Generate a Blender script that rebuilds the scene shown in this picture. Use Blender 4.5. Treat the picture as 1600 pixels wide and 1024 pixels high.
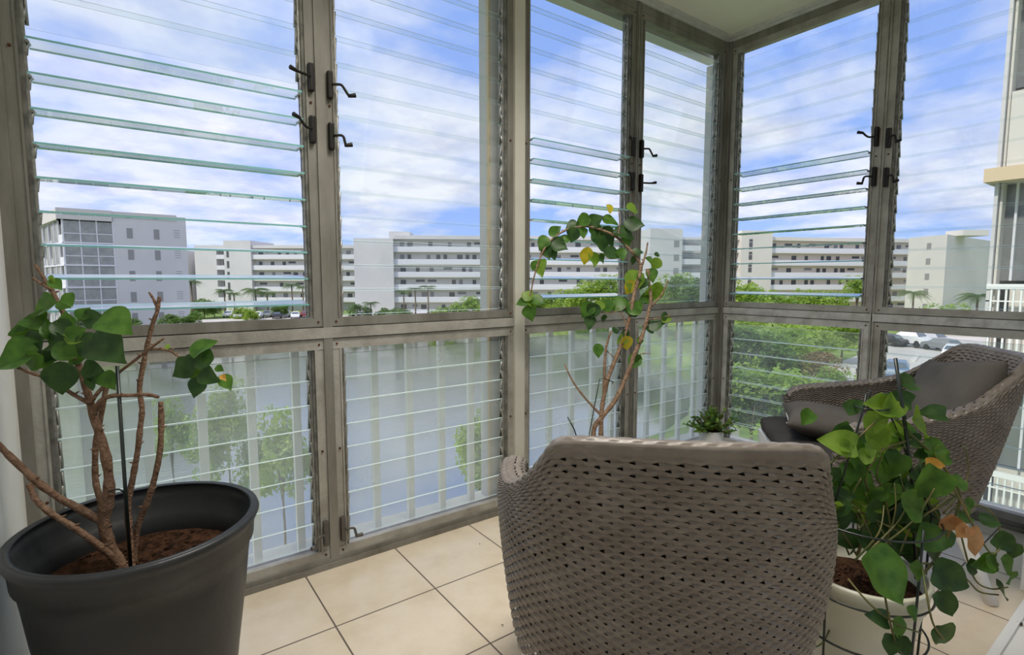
import bpy, bmesh, math, random
import numpy as np
from mathutils import Vector, Matrix, noise as mnoise

PI = math.pi
R = math.radians
for o in list(bpy.data.objects):
    bpy.data.objects.remove(o, do_unlink=True)
sc = bpy.context.scene
col = sc.collection
random.seed(7)

# ------------------------------------------------------------------ camera
EYE = 1.15
YAW, PITCH, FOC = R(36.05), R(-5.21), 825.0
cam_d = bpy.data.cameras.new('camera')
cam = bpy.data.objects.new('camera', cam_d)
col.objects.link(cam)
cam.location = (0, 0, EYE)
cam.rotation_euler = (PI / 2 + PITCH, 0, -YAW)
cam_d.sensor_width = 36
cam_d.lens = 36 * FOC / 1600
cam_d.clip_start = 0.02
cam_d.clip_end = 900
sc.camera = cam
sc.view_settings.view_transform = 'Standard'
sc.view_settings.look = 'None'
sc.view_settings.gamma = 1
sc.view_settings.exposure = 0.36
sc.view_settings.use_curve_mapping = False
sc.cycles.transparent_max_bounces = 40
sc.cycles.max_bounces = 12
sc.cycles.diffuse_bounces = 5
sc.cycles.sample_clamp_indirect = 6

# ------------------------------------------------------------------ node helper
def nt_new(m):
    m.use_nodes = True
    nt = m.node_tree
    nt.nodes.clear()
    return nt

class N:
    """tiny node builder"""
    def __init__(s, nt): s.nt = nt
    def a(s, typ, ins=None, **props):
        n = s.nt.nodes.new(typ)
        for k, v in props.items(): setattr(n, k, v)
        for k, v in (ins or {}).items():
            if isinstance(v, bpy.types.NodeSocket): s.nt.links.new(v, n.inputs[k])
            else: n.inputs[k].default_value = v
        return n
    def math(s, op, a, b=0.0, c=0.0):
        n = s.a('ShaderNodeMath', {0: a, 1: b, 2: c}, operation=op)
        return n.outputs[0]
    def ramp(s, fac, stops):
        n = s.a('ShaderNodeValToRGB', {'Fac': fac})
        r = n.color_ramp
        while len(r.elements) < len(stops): r.elements.new(0.5)
        for e, (p, c) in zip(r.elements, stops):
            e.position = p
            e.color = (*c, 1) if len(c) == 3 else c
        return n.outputs['Color']
    def mixc(s, f, a, b):
        n = s.a('ShaderNodeMix', data_type='RGBA')
        for idx, v in ((0, f), (6, a), (7, b)):
            if isinstance(v, bpy.types.NodeSocket): s.nt.links.new(v, n.inputs[idx])
            else: n.inputs[idx].default_value = (*v, 1) if isinstance(v, tuple) and len(v) == 3 else v
        return n.outputs[2]

# ------------------------------------------------------------------ world sky with clouds
w = bpy.data.worlds.new('sky')
sc.world = w
nt = nt_new(w)
n = N(nt)
tc = n.a('ShaderNodeTexCoord')
sep = n.a('ShaderNodeSeparateXYZ', {0: tc.outputs['Generated']})
z = n.math('MAXIMUM', sep.outputs[2], 0.0)
den = n.math('ADD', z, 0.16)
cx = n.math('DIVIDE', sep.outputs[0], den)
cy = n.math('DIVIDE', sep.outputs[1], den)
cv = n.a('ShaderNodeCombineXYZ', {0: cx, 1: cy, 2: 0.0})
n1 = n.a('ShaderNodeTexNoise', {'Vector': cv.outputs[0], 'Scale': 1.15, 'Detail': 9.0, 'Roughness': 0.56, 'Distortion': 0.25})
n2 = n.a('ShaderNodeTexNoise', {'Vector': cv.outputs[0], 'Scale': 0.42, 'Detail': 3.0, 'Roughness': 0.5})
cl = n.math('ADD', n.math('MULTIPLY', n1.outputs[0], 0.62), n.math('MULTIPLY', n2.outputs[0], 0.38))
cmask = n.ramp(cl, [(0.410, (0, 0, 0)), (0.48, (0.55, 0.55, 0.55)), (0.575, (1, 1, 1))])
skyc = n.ramp(z, [(0.0, (0.44, 0.62, 0.96)), (0.12, (0.30, 0.46, 0.94)), (0.45, (0.26, 0.41, 0.88)), (1.0, (0.18, 0.32, 0.75))])
n3 = n.a('ShaderNodeTexNoise', {'Vector': cv.outputs[0], 'Scale': 2.6, 'Detail': 6.0, 'Roughness': 0.6})
ccol = n.ramp(n3.outputs[0], [(0.34, (0.58, 0.62, 0.80)), (0.56, (0.86, 0.87, 0.94))])
sk = n.mixc(cmask, skyc, ccol)
bg = n.a('ShaderNodeBackground', {'Color': sk, 'Strength': 0.92})
out = n.a('ShaderNodeOutputWorld', {'Surface': bg.outputs[0]})

# ------------------------------------------------------------------ sun
sd = bpy.data.lights.new('sun', 'SUN')
sd.energy = 2.5
sd.angle = R(3)
sd.color = (1.0, 0.93, 0.82)
sun = bpy.data.objects.new('sun', sd)
col.objects.link(sun)
sun.rotation_euler = Vector((-0.68, -0.04, 0.74)).to_track_quat('Z', 'Y').to_euler()
sun.location = (0, 0, 30)

# ------------------------------------------------------------------ materials
def principled(name, c, rough=0.6, metal=0.0, spec=0.5, c2=None, scale=8.0, bump=0.0, bscale=60.0, detail=4.0, lo=0.35, hi=0.65, stretch=None, extra=None):
    m = bpy.data.materials.new(name)
    nt = nt_new(m); n = N(nt)
    p = n.a('ShaderNodeBsdfPrincipled', {'Roughness': rough, 'Metallic': metal, 'Specular IOR Level': spec})
    tcn = n.a('ShaderNodeTexCoord')
    vec = tcn.outputs['Object']
    if stretch:
        vec = n.a('ShaderNodeMapping', {'Vector': vec, 'Scale': stretch}).outputs[0]
    if c2:
        nz = n.a('ShaderNodeTexNoise', {'Vector': vec, 'Scale': scale, 'Detail': detail, 'Roughness': 0.6})
        cc = n.ramp(nz.outputs[0], [(lo, c), (hi, c2)])
        nt.links.new(cc, p.inputs['Base Color'])
    else:
        p.inputs['Base Color'].default_value = (*c, 1)
    if bump:
        nb = n.a('ShaderNodeTexNoise', {'Vector': vec, 'Scale': bscale, 'Detail': 4.0})
        b = n.a('ShaderNodeBump', {'Height': nb.outputs[0], 'Strength': bump, 'Distance': 0.01})
        nt.links.new(b.outputs[0], p.inputs['Normal'])
    n.a('ShaderNodeOutputMaterial', {'Surface': p.outputs[0]})
    return m

def glass_mat(name, tint, haze, hazecol=(0.86, 0.89, 0.86), rough=0.02, streak=0.0):
    """thin window glass: clear pass-through, fresnel reflection, a film of dirt"""
    m = bpy.data.materials.new(name)
    nt = nt_new(m); n = N(nt)
    tr = n.a('ShaderNodeBsdfTransparent', {'Color': (*tint, 1)})
    gl = n.a('ShaderNodeBsdfGlossy', {'Color': (1, 1, 1, 1), 'Roughness': rough})
    gb = n.a('ShaderNodeNewGeometry')
    ior = n.a('ShaderNodeMapRange', {0: gb.outputs['Backfacing'], 1: 0.0, 2: 1.0, 3: 1.45, 4: 1 / 1.45}).outputs[0]
    fr = n.a('ShaderNodeFresnel', {'IOR': ior})
    mx = n.a('ShaderNodeMixShader', {0: fr.outputs[0], 1: tr.outputs[0], 2: gl.outputs[0]})
    df = n.a('ShaderNodeBsdfDiffuse', {'Color': (*hazecol, 1)})
    tl = n.a('ShaderNodeBsdfTranslucent', {'Color': (*hazecol, 1)})
    hz = n.a('ShaderNodeMixShader', {0: 0.7, 1: df.outputs[0], 2: tl.outputs[0]})
    geo = n.a('ShaderNodeNewGeometry')
    nz = n.a('ShaderNodeTexNoise', {'Vector': geo.outputs['Position'], 'Scale': 3.0, 'Detail': 6.0, 'Roughness': 0.65})
    hf = n.math('MULTIPLY', n.a('ShaderNodeMapRange', {0: nz.outputs[0], 1: 0.3, 2: 0.7, 3: 0.6, 4: 1.4}).outputs[0], haze)
    m2 = n.a('ShaderNodeMixShader', {0: hf, 1: mx.outputs[0], 2: hz.outputs[0]})
    n.a('ShaderNodeOutputMaterial', {'Surface': m2.outputs[0]})
    return m

def leaf_mat(name, c, c2, trans=0.45, scale=30.0, rough=0.4):
    m = bpy.data.materials.new(name)
    nt = nt_new(m); n = N(nt)
    tcn = n.a('ShaderNodeTexCoord')
    nz = n.a('ShaderNodeTexNoise', {'Vector': tcn.outputs['Object'], 'Scale': scale, 'Detail': 3.0})
    cc = n.ramp(nz.outputs[0], [(0.35, c), (0.65, c2)])
    p = n.a('ShaderNodeBsdfPrincipled', {'Base Color': cc, 'Roughness': rough, 'Specular IOR Level': 0.35})
    bc = n.a('ShaderNodeHueSaturation', {'Color': cc, 'Hue': 0.485, 'Saturation': 1.1, 'Value': 1.7})
    t = n.a('ShaderNodeBsdfTranslucent', {'Color': bc.outputs[0]})
    mx = n.a('ShaderNodeMixShader', {0: trans, 1: p.outputs[0], 2: t.outputs[0]})
    n.a('ShaderNodeOutputMaterial', {'Surface': mx.outputs[0]})
    return m

def tile_mat():
    m = bpy.data.materials.new('floor_tile')
    nt = nt_new(m); n = N(nt)
    g = n.a('ShaderNodeNewGeometry')
    s = n.a('ShaderNodeSeparateXYZ', {0: g.outputs['Position']})
    T = 0.37
    def dist(v, off):
        a = n.math('DIVIDE', n.math('SUBTRACT', v, off), T)
        f = n.math('FRACT', a)
        return n.math('MULTIPLY', n.math('MINIMUM', f, n.math('SUBTRACT', 1.0, f)), T)
    d = n.math('MINIMUM', dist(s.outputs[0], 0.502 - 37 * T), dist(s.outputs[1], 1.685 - 37 * T))
    gm = n.a('ShaderNodeMapRange', {0: d, 1: 0.0022, 2: 0.0034, 3: 1.0, 4: 0.0}).outputs[0]
    nz = n.a('ShaderNodeTexNoise', {'Vector': g.outputs['Position'], 'Scale': 5.0, 'Detail': 7.0, 'Roughness': 0.62})
    nf = n.a('ShaderNodeTexNoise', {'Vector': g.outputs['Position'], 'Scale': 45.0, 'Detail': 4.0})
    tcx = n.ramp(nz.outputs[0], [(0.3, (0.60, 0.50, 0.375)), (0.5, (0.68, 0.59, 0.465)), (0.7, (0.73, 0.645, 0.53))])
    tcx = n.mixc(n.math('MULTIPLY', nf.outputs[0], 0.16), tcx, (0.55, 0.44, 0.33))
    c = n.mixc(gm, tcx, (0.13, 0.10, 0.08))
    rg = n.math('ADD', n.math('MULTIPLY', gm, 0.6), n.math('ADD', 0.13, n.math('MULTIPLY', nf.outputs[0], 0.14)))
    p = n.a('ShaderNodeBsdfPrincipled', {'Base Color': c, 'Roughness': rg, 'Specular IOR Level': 0.5})
    b = n.a('ShaderNodeBump', {'Height': n.math('SUBTRACT', 1.0, gm), 'Strength': 0.5, 'Distance': 0.002})
    nt.links.new(b.outputs[0], p.inputs['Normal'])
    n.a('ShaderNodeOutputMaterial', {'Surface': p.outputs[0]})
    return m

def water_mat():
    m = bpy.data.materials.new('lake_water')
    nt = nt_new(m); n = N(nt)
    g = n.a('ShaderNodeNewGeometry')
    mp = n.a('ShaderNodeMapping', {'Vector': g.outputs['Position'], 'Rotation': (0, 0, R(-20)), 'Scale': (0.9, 2.6, 1)})
    nz = n.a('ShaderNodeTexNoise', {'Vector': mp.outputs[0], 'Scale': 1.6, 'Detail': 4.0, 'Roughness': 0.55})
    big = n.a('ShaderNodeTexNoise', {'Vector': g.outputs['Position'], 'Scale': 0.07, 'Detail': 2.0})
    st = n.a('ShaderNodeMapRange', {0: big.outputs[0], 1: 0.40, 2: 0.62, 3: 0.06, 4: 0.5}).outputs[0]
    b = n.a('ShaderNodeBump', {'Height': nz.outputs[0], 'Strength': st, 'Distance': 0.05})
    sx_ = n.a('ShaderNodeSeparateXYZ', {0: g.outputs['Position']})
    an = n.a('ShaderNodeTexNoise', {'Vector': g.outputs['Position'], 'Scale': 0.35, 'Detail': 6.0, 'Roughness': 0.7})
    am = n.a('ShaderNodeMapRange', {0: n.math('ADD', n.math('MULTIPLY', sx_.outputs[0], -0.16), n.math('MULTIPLY', an.outputs[0], 1.2)), 1: 0.05, 2: 0.85, 3: 0.0, 4: 1.0}).outputs[0]
    wc_ = n.mixc(am, (0.07, 0.08, 0.06), (0.26, 0.29, 0.16))
    p = n.a('ShaderNodeBsdfPrincipled', {'Base Color': wc_, 'Roughness': 0.05, 'Specular IOR Level': 0.9, 'Normal': b.outputs[0]})
    gl = n.a('ShaderNodeBsdfGlossy', {'Color': (0.88, 0.90, 0.92, 1), 'Roughness': 0.05, 'Normal': b.outputs[0]})
    mx = n.a('ShaderNodeMixShader', {0: n.math('SUBTRACT', 0.42, n.math('MULTIPLY', am, 0.26)), 1: p.outputs[0], 2: gl.outputs[0]})
    n.a('ShaderNodeOutputMaterial', {'Surface': mx.outputs[0]})
    return m

M = {}
M['alu'] = principled('weathered_aluminium', (0.150, 0.140, 0.115), 0.5, 0.25, 0.5, (0.26, 0.25, 0.22), 9.0, 0.15, 90.0, 7.0, 0.32, 0.62, (1, 1, 0.25))
M['alu_rail'] = principled('chalky_aluminium_rail', (0.26, 0.245, 0.21), 0.55, 0.2, 0.4, (0.42, 0.41, 0.37), 7.0, 0.25, 80.0, 8.0, 0.32, 0.6)
M['alu_b'] = principled('chalky_white_aluminium', (0.36, 0.35, 0.325), 0.6, 0.15, 0.4, (0.54, 0.535, 0.51), 14.0, 0.25, 90.0, 9.0, 0.34, 0.56)
M['rust'] = principled('rusty_screw', (0.10, 0.035, 0.015), 0.8, 0.2, 0.3)
M['alu_dark'] = principled('dark_aluminium_channel', (0.10, 0.098, 0.085), 0.5, 0.4, 0.5, (0.24, 0.235, 0.21), 20.0)
M['clip'] = principled('dull_metal_clips', (0.30, 0.29, 0.26), 0.4, 0.7, 0.5, (0.48, 0.47, 0.44), 40.0)
M['crank'] = principled('dark_bronze_crank', (0.018, 0.016, 0.014), 0.45, 0.4, 0.4)
M['crank_grey'] = principled('worn_grey_crank', (0.12, 0.11, 0.10), 0.5, 0.5, 0.4)
M['post'] = principled('cream_painted_post', (0.50, 0.49, 0.42), 0.5, 0.0, 0.4, (0.56, 0.55, 0.49), 4.0)
M['white'] = principled('white_wall_paint', (0.70, 0.70, 0.68), 0.75, 0.0, 0.3, (0.76, 0.76, 0.74), 3.0)
M['ceil'] = principled('cream_ceiling_paint', (0.78, 0.76, 0.65), 0.8, 0.0, 0.2, (0.83, 0.81, 0.71), 2.5)
M['trimw'] = principled('chalky_white_trim', (0.52, 0.52, 0.50), 0.6, 0.0, 0.3, (0.66, 0.66, 0.64), 12.0)
M['ledge'] = principled('cream_stucco_ledge', (0.80, 0.74, 0.62), 0.85, 0.0, 0.2, (0.86, 0.81, 0.70), 10.0, 0.2, 120.0)
M['picket'] = principled('white_railing_paint', (0.88, 0.88, 0.87), 0.45, 0.0, 0.4)
M['tile'] = tile_mat()
M['slat'] = glass_mat('louvre_glass', (0.965, 0.985, 0.982), 0.018)
M['slat_hazy'] = glass_mat('hazy_louvre_glass', (0.945, 0.972, 0.965), 0.06)
M['slat_low'] = glass_mat('salt_filmed_louvre_glass', (0.93, 0.965, 0.95), 0.20, (0.92, 0.92, 0.88))
M['slat_mid'] = glass_mat('lightly_filmed_louvre_glass', (0.94, 0.975, 0.96), 0.075, (0.88, 0.92, 0.88))
M['edge'] = principled('teal_glass_edge', (0.24, 0.55, 0.54), 0.15, 0.0, 0.6)
M['edge_light'] = principled('pale_glass_edge', (0.72, 0.82, 0.80), 0.25, 0.0, 0.6)
M['wicker'] = principled('taupe_wicker', (0.150, 0.125, 0.105), 0.38, 0.0, 0.5, (0.205, 0.178, 0.155), 12.0)
M['fabric'] = principled('charcoal_cushion_fabric', (0.095, 0.086, 0.078), 0.9, 0.0, 0.15, (0.125, 0.115, 0.104), 6.0, 0.25, 900.0)
M['seatfab'] = principled('dark_seat_fabric', (0.045, 0.042, 0.040), 0.9, 0.0, 0.15, (0.06, 0.056, 0.053), 6.0, 0.25, 700.0)
M['plw'] = principled('white_plastic_frame', (0.76, 0.77, 0.77), 0.35, 0.0, 0.5)
M['potdark'] = principled('charcoal_plastic_pot', (0.018, 0.020, 0.022), 0.42, 0.0, 0.4, (0.032, 0.035, 0.038), 3.0, 0.1, 40.0, 5.0, 0.4, 0.7)
M['potcream'] = principled('cream_plastic_pot', (0.66, 0.65, 0.53), 0.4, 0.0, 0.45, (0.71, 0.70, 0.59), 4.0)
M['potgrey'] = principled('grey_plastic_pot', (0.30, 0.31, 0.32), 0.45)
M['potwhite'] = principled('white_glazed_pot', (0.72, 0.72, 0.72), 0.3, 0.0, 0.5)
M['soil'] = principled('potting_soil', (0.018, 0.010, 0.006), 0.95, 0.0, 0.1, (0.085, 0.040, 0.022), 55.0, 1.0, 90.0, 8.0)
M['bark'] = principled('brown_bark', (0.15, 0.085, 0.052), 0.8, 0.0, 0.2, (0.26, 0.165, 0.11), 60.0, 0.8, 140.0)
M['bark_grey'] = principled('grey_brown_bark', (0.20, 0.125, 0.080), 0.8, 0.0, 0.2, (0.36, 0.25, 0.17), 50.0, 0.8, 120.0)
M['twig'] = principled('dark_twig', (0.07, 0.035, 0.022), 0.8)
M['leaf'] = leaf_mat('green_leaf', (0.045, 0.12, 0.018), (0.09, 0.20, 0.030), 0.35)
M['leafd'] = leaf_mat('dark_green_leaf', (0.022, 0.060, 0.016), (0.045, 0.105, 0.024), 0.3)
M['leafl'] = leaf_mat('lime_leaf', (0.13, 0.24, 0.030), (0.20, 0.32, 0.050), 0.45)
M['leafy'] = leaf_mat('yellow_leaf', (0.42, 0.38, 0.03), (0.55, 0.46, 0.06), 0.4)
M['leafo'] = leaf_mat('orange_leaf', (0.55, 0.26, 0.03), (0.62, 0.36, 0.08), 0.3)
M['petal'] = leaf_mat('dry_leaf', (0.40, 0.20, 0.08), (0.50, 0.30, 0.14), 0.2)
M['vine'] = principled('green_vine_stem', (0.06, 0.10, 0.028), 0.5, 0.0, 0.4, (0.18, 0.14, 0.05), 14.0)
M['wire'] = principled('black_green_wire', (0.010, 0.018, 0.016), 0.35, 0.0, 0.6)
M['lawn'] = principled('lawn_grass', (0.12, 0.20, 0.05), 0.95, 0.0, 0.1, (0.26, 0.34, 0.12), 0.5, 0.0, 1, 8.0)
M['asphalt'] = principled('pale_asphalt', (0.50, 0.47, 0.44), 0.9, 0.0, 0.2, (0.60, 0.57, 0.53), 0.3)
M['path'] = principled('pale_concrete', (0.62, 0.60, 0.56), 0.9, 0.0, 0.2, (0.70, 0.68, 0.63), 0.8)
M['water'] = water_mat()
M['bwall'] = principled('white_painted_concrete', (0.60, 0.585, 0.59), 0.85, 0.0, 0.2, (0.65, 0.635, 0.635), 0.15)
M['bwallc'] = principled('cream_painted_concrete', (0.64, 0.61, 0.56), 0.85, 0.0, 0.2, (0.69, 0.66, 0.60), 0.15)
M['bpeach'] = principled('peach_painted_recess', (0.80, 0.70, 0.60), 0.85)
M['brecess'] = principled('off_white_recess', (0.72, 0.69, 0.64), 0.85)
M['broof'] = principled('pale_roof', (0.60, 0.57, 0.55), 0.9)
M['bslab'] = principled('white_balcony_parapet', (0.70, 0.70, 0.74), 0.7)
M['bwin'] = principled('dark_window_glass', (0.10, 0.095, 0.10), 0.2, 0.0, 0.6)
M['bwin2'] = principled('grey_window_blind', (0.28, 0.27, 0.27), 0.4)
M['screen'] = principled('grey_balcony_screen', (0.27, 0.27, 0.27), 0.6, 0.0, 0.4, (0.36, 0.36, 0.35), 1.3, 0.0, 1, 6.0)
M['wband'] = principled('tan_painted_band', (0.66, 0.52, 0.34), 0.8)
M['wglass'] = principled('dark_screened_porch', (0.14, 0.15, 0.155), 0.3, 0.0, 0.5, (0.22, 0.225, 0.22), 1.2)
M['treeg'] = leaf_mat('tree_leaves', (0.08, 0.16, 0.03), (0.17, 0.28, 0.06), 0.35, 0.8)
M['treel'] = leaf_mat('bright_tree_leaves', (0.18, 0.30, 0.05), (0.34, 0.46, 0.10), 0.4, 0.6)
M['palm'] = leaf_mat('palm_leaves', (0.06, 0.11, 0.035), (0.14, 0.20, 0.07), 0.3, 0.5)
M['trunk'] = principled('tree_trunk', (0.20, 0.16, 0.12), 0.9)
M['flame'] = leaf_mat('rust_tree_leaves', (0.22, 0.10, 0.05), (0.30, 0.26, 0.10), 0.3, 0.9)
M['tyre'] = principled('tyre_rubber', (0.02, 0.02, 0.02), 0.8)
M['carglass'] = principled('car_window', (0.10, 0.13, 0.15), 0.08, 0.0, 0.8)
CARC = {}
for nm, c in dict(white=(0.82, 0.83, 0.85), silver=(0.50, 0.52, 0.54), blue=(0.12, 0.20, 0.32), red=(0.24, 0.04, 0.05), black=(0.04, 0.04, 0.05), grey=(0.26, 0.27, 0.29)).items():
    CARC[nm] = principled(nm + '_car_paint', c, 0.25, 0.0, 0.6)
def fill_glow_mat():  # glow of the added ceiling fill panels
    m = bpy.data.materials.new('fill_panel_glow')
    nt = nt_new(m); n = N(nt)
    e = n.a('ShaderNodeEmission', {'Color': (1.0, 0.93, 0.82, 1), 'Strength': 1.5})
    n.a('ShaderNodeOutputMaterial', {'Surface': e.outputs[0]})
    return m
M['fill_glow'] = fill_glow_mat()

# ------------------------------------------------------------------ object helpers
def tag(o, label=None, cat=None, group=None, kind=None):
    if label: o['label'] = label
    if cat: o['category'] = cat
    if group: o['group'] = group
    if kind: o['kind'] = kind
    return o

def empty(name, loc=(0, 0, 0), rz=0.0, parent=None):
    o = bpy.data.objects.new(name, None)
    col.objects.link(o)
    o.empty_display_size = 0.1
    o.location = loc
    o.rotation_euler = (0, 0, rz)
    if parent: o.parent = parent
    return o

def finish(name, bm, mats, parent=None, smooth=False, loc=None):
    me = bpy.data.meshes.new(name)
    bmesh.ops.recalc_face_normals(bm, faces=bm.faces)
    bm.to_mesh(me); bm.free()
    if not isinstance(mats, (list, tuple)): mats = [mats]
    for m in mats: me.materials.append(m)
    if smooth:
        for p in me.polygons: p.use_smooth = True
    o = bpy.data.objects.new(name, me)
    col.objects.link(o)
    if parent: o.parent = parent
    if loc: o.location = loc
    return o

def box(bm, x0, x1, y0, y1, z0, z1, T=None, mi=0, bev=0.0):
    vs = [(x0, y0, z0), (x1, y0, z0), (x1, y1, z0), (x0, y1, z0), (x0, y0, z1), (x1, y0, z1), (x1, y1, z1), (x0, y1, z1)]
    v = [bm.verts.new(T(*p) if T else p) for p in vs]
    fs = []
    for f in ((0, 3, 2, 1), (4, 5, 6, 7), (0, 1, 5, 4), (1, 2, 6, 5), (2, 3, 7, 6), (3, 0, 4, 7)):
        fc = bm.faces.new([v[i] for i in f]); fc.material_index = mi
        fs.append(fc)
    if bev > 0:
        es = list({e for f in fs for e in f.edges})
        r = bmesh.ops.bevel(bm, geom=es, offset=bev, segments=2, affect='EDGES', profile=0.6)
    return fs

def tube(bm, pts, rad, seg=8, mi=0, caps=True, smooth=True):
    pts = [Vector(p) for p in pts]
    if not isinstance(rad, (list, tuple)): rad = [rad] * len(pts)
    rings = []
    up = Vector((0, 0, 1))
    pn = None
    for i, p in enumerate(pts):
        a = pts[max(0, i - 1)]; b = pts[min(len(pts) - 1, i + 1)]
        d = (b - a).normalized()
        if pn is None:
            t = up if abs(d.dot(up)) < 0.9 else Vector((1, 0, 0))
            nx = d.cross(t).normalized()
        else:
            nx = (pn - d * pn.dot(d)).normalized()
        pn = nx
        ny = d.cross(nx)
        rings.append([bm.verts.new(p + (nx * math.cos(2 * PI * k / seg) + ny * math.sin(2 * PI * k / seg)) * rad[i]) for k in range(seg)])
    for a, b in zip(rings, rings[1:]):
        for k in range(seg):
            f = bm.faces.new((a[k], a[(k + 1) % seg], b[(k + 1) % seg], b[k])); f.material_index = mi; f.smooth = smooth
    if caps:
        for r_ in (rings[0][::-1], rings[-1]):
            f = bm.faces.new(r_); f.material_index = mi
    return rings

def spline(pts, sub=4):
    P = [Vector(p) for p in pts]
    if len(P) < 3: return P
    out = []
    for i in range(len(P) - 1):
        p0 = P[max(0, i - 1)]; p1 = P[i]; p2 = P[i + 1]; p3 = P[min(len(P) - 1, i + 2)]
        for k in range(sub):
            t = k / sub
            out.append(0.5 * ((2 * p1) + (p2 - p0) * t + (2 * p0 - 5 * p1 + 4 * p2 - p3) * t * t + (3 * p1 - p0 - 3 * p2 + p3) * t ** 3))
    out.append(P[-1])
    return out

def lathe(bm, prof, c=(0, 0, 0), seg=48, mi=0, smooth=True, caps=False):
    rings = []
    for r_, z_ in prof:
        rings.append([bm.verts.new((c[0] + r_ * math.cos(2 * PI * k / seg), c[1] + r_ * math.sin(2 * PI * k / seg), c[2] + z_)) for k in range(seg)])
    for a, b in zip(rings, rings[1:]):
        for k in range(seg):
            f = bm.faces.new((a[k], a[(k + 1) % seg], b[(k + 1) % seg], b[k])); f.material_index = mi; f.smooth = smooth
    if caps:
        bm.faces.new(rings[0][::-1]); bm.faces.new(rings[-1])
    return rings

# camera-ray helper used to read plant stems off the photograph at their real distance
FW = Vector((math.sin(YAW) * math.cos(PITCH), math.cos(YAW) * math.cos(PITCH), math.sin(PITCH)))
RT = Vector((math.cos(YAW), -math.sin(YAW), 0))
UP = RT.cross(FW)
def pt(px, py, depth):
    return Vector((0, 0, EYE)) + (FW * FOC + RT * (px - 800) - UP * (py - 512)) * (depth / FOC)

# ------------------------------------------------------------------ the room
YA = 2.06      # inner face of the long window wall
XB = 3.24      # inner face of the short window wall
XL = -0.275    # left wall
CEIL = 2.708
def struct(name, bm, m, parent=None, smooth=False):
    o = finish(name, bm, m, parent, smooth)
    if not parent: o['kind'] = 'structure'
    return o

bm = bmesh.new(); box(bm, XL - 0.1, XB + 0.06, -3.4, YA + 0.0, -0.2, 0); struct('floor', bm, M['tile'])
bm = bmesh.new(); box(bm, XL - 0.2, XB + 0.075, -3.4, YA + 0.25, CEIL, CEIL + 0.2); struct('ceiling', bm, M['ceil'])
bm = bmesh.new(); box(bm, XL - 0.15, XL, -3.4, YA + 0.06, 0, CEIL); struct('wall_left', bm, M['white'])
bm = bmesh.new()
box(bm, XL, 0.1, -3.55, -3.4, 0, CEIL); box(bm, 2.9, XB + 0.15, -3.55, -3.4, 0, CEIL); box(bm, 0.1, 2.9, -3.55, -3.4, 2.3, CEIL)  # unseen back wall; opening added to let fill daylight in
struct('wall_back', bm, M['white'])
bm = bmesh.new(); box(bm, XB, XB + 0.15, -3.4, 0.30, 0, CEIL); struct('wall_right', bm, M['white'])
# short wall and jamb at the end of the sliding-door opening
bm = bmesh.new(); box(bm, 2.70, XB, 0.25, 0.35, 0, CEIL); struct('wall_divider', bm, M['white'])
bm = bmesh.new(); box(bm, 2.622, 2.70, 0.27, 0.398, 0, 2.25, bev=0.004); box(bm, XL, 2.70, 0.27, 0.35, 2.25, CEIL); struct('door_1', bm, M['plw'])
bm = bmesh.new()
box(bm, XL, 2.622, 0.24, 0.372, 0.0, 0.012)
for yy in (0.262, 0.305, 0.348): box(bm, XL, 2.622, yy - 0.003, yy + 0.003, 0.012, 0.022)
struct('trim_1', bm, M['plw'])

# wall transforms: (s along, d outwards, z)
TA = lambda s, d, z: (s, YA + d, z)
TB = lambda s, d, z: (XB + d, s, z)

# ceiling cove strips
bm = bmesh.new()
box(bm, XL, XB, -0.012, 0.06, 2.673, CEIL, TA); box(bm, XL, XB - 0.02, -0.03, -0.012, 2.688, CEIL, TA)
struct('trim_2', bm, M['trimw'])
bm = bmesh.new()
box(bm, 0.37, YA, -0.012, 0.06, 2.673, CEIL, TB); box(bm, 0.37, YA - 0.02, -0.03, -0.012, 2.688, CEIL, TB)
struct('trim_3', bm, M['trimw'])

# transoms, head rails, floor tracks
def rails(T, s0, s1, nm, nh, nf, mt='alu_rail'):
    bm = bmesh.new(); box(bm, s0, s1, -0.006, 0.03, 0.924, 0.965, T); box(bm, s0, s1, 0.02, 0.068, 0.905, 0.985, T, mi=1); struct(nm, bm, [M[mt], M['alu_dark']])
    bm = bmesh.new(); box(bm, s0, s1, 0.0, 0.07, 2.63, 2.673, T); struct(nh, bm, M['alu'])
    bm = bmesh.new()
    box(bm, s0, s1, -0.012, 0.07, 0.0, 0.022, T); box(bm, s0, s1, -0.004, 0.07, 0.022, 0.040, T)
    struct(nf, bm, M['alu'])
rails(TA, XL, XB, 'trim_4', 'trim_5', 'trim_6')
rails(TB, 0.37, YA, 'trim_7', 'trim_8', 'trim_9', 'alu_b')

# mullions
def mullion(T, s0, s1, nm, mat='alu', grooves=(), d0=0.0, z1=2.673):
    bm = bmesh.new()
    box(bm, s0, s1, d0, 0.075, 0.04, z1, T)
    for g in grooves: box(bm, g - 0.0025, g + 0.0025, d0 - 0.002, d0, 0.04, z1, T, mi=1)
    return struct(nm, bm, [M[mat], M['alu_dark']])
mullion(TA, XL, -0.245, 'trim_10', 'alu')
mullion(TA, 0.602, 0.636, 'trim_11', 'alu', d0=-0.004)
mullion(TA, 1.509, 1.568, 'trim_12', 'post', d0=-0.012)
mullion(TA, 2.352, 2.386, 'trim_13', 'alu', grooves=(2.36, 2.378), d0=-0.004)
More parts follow.
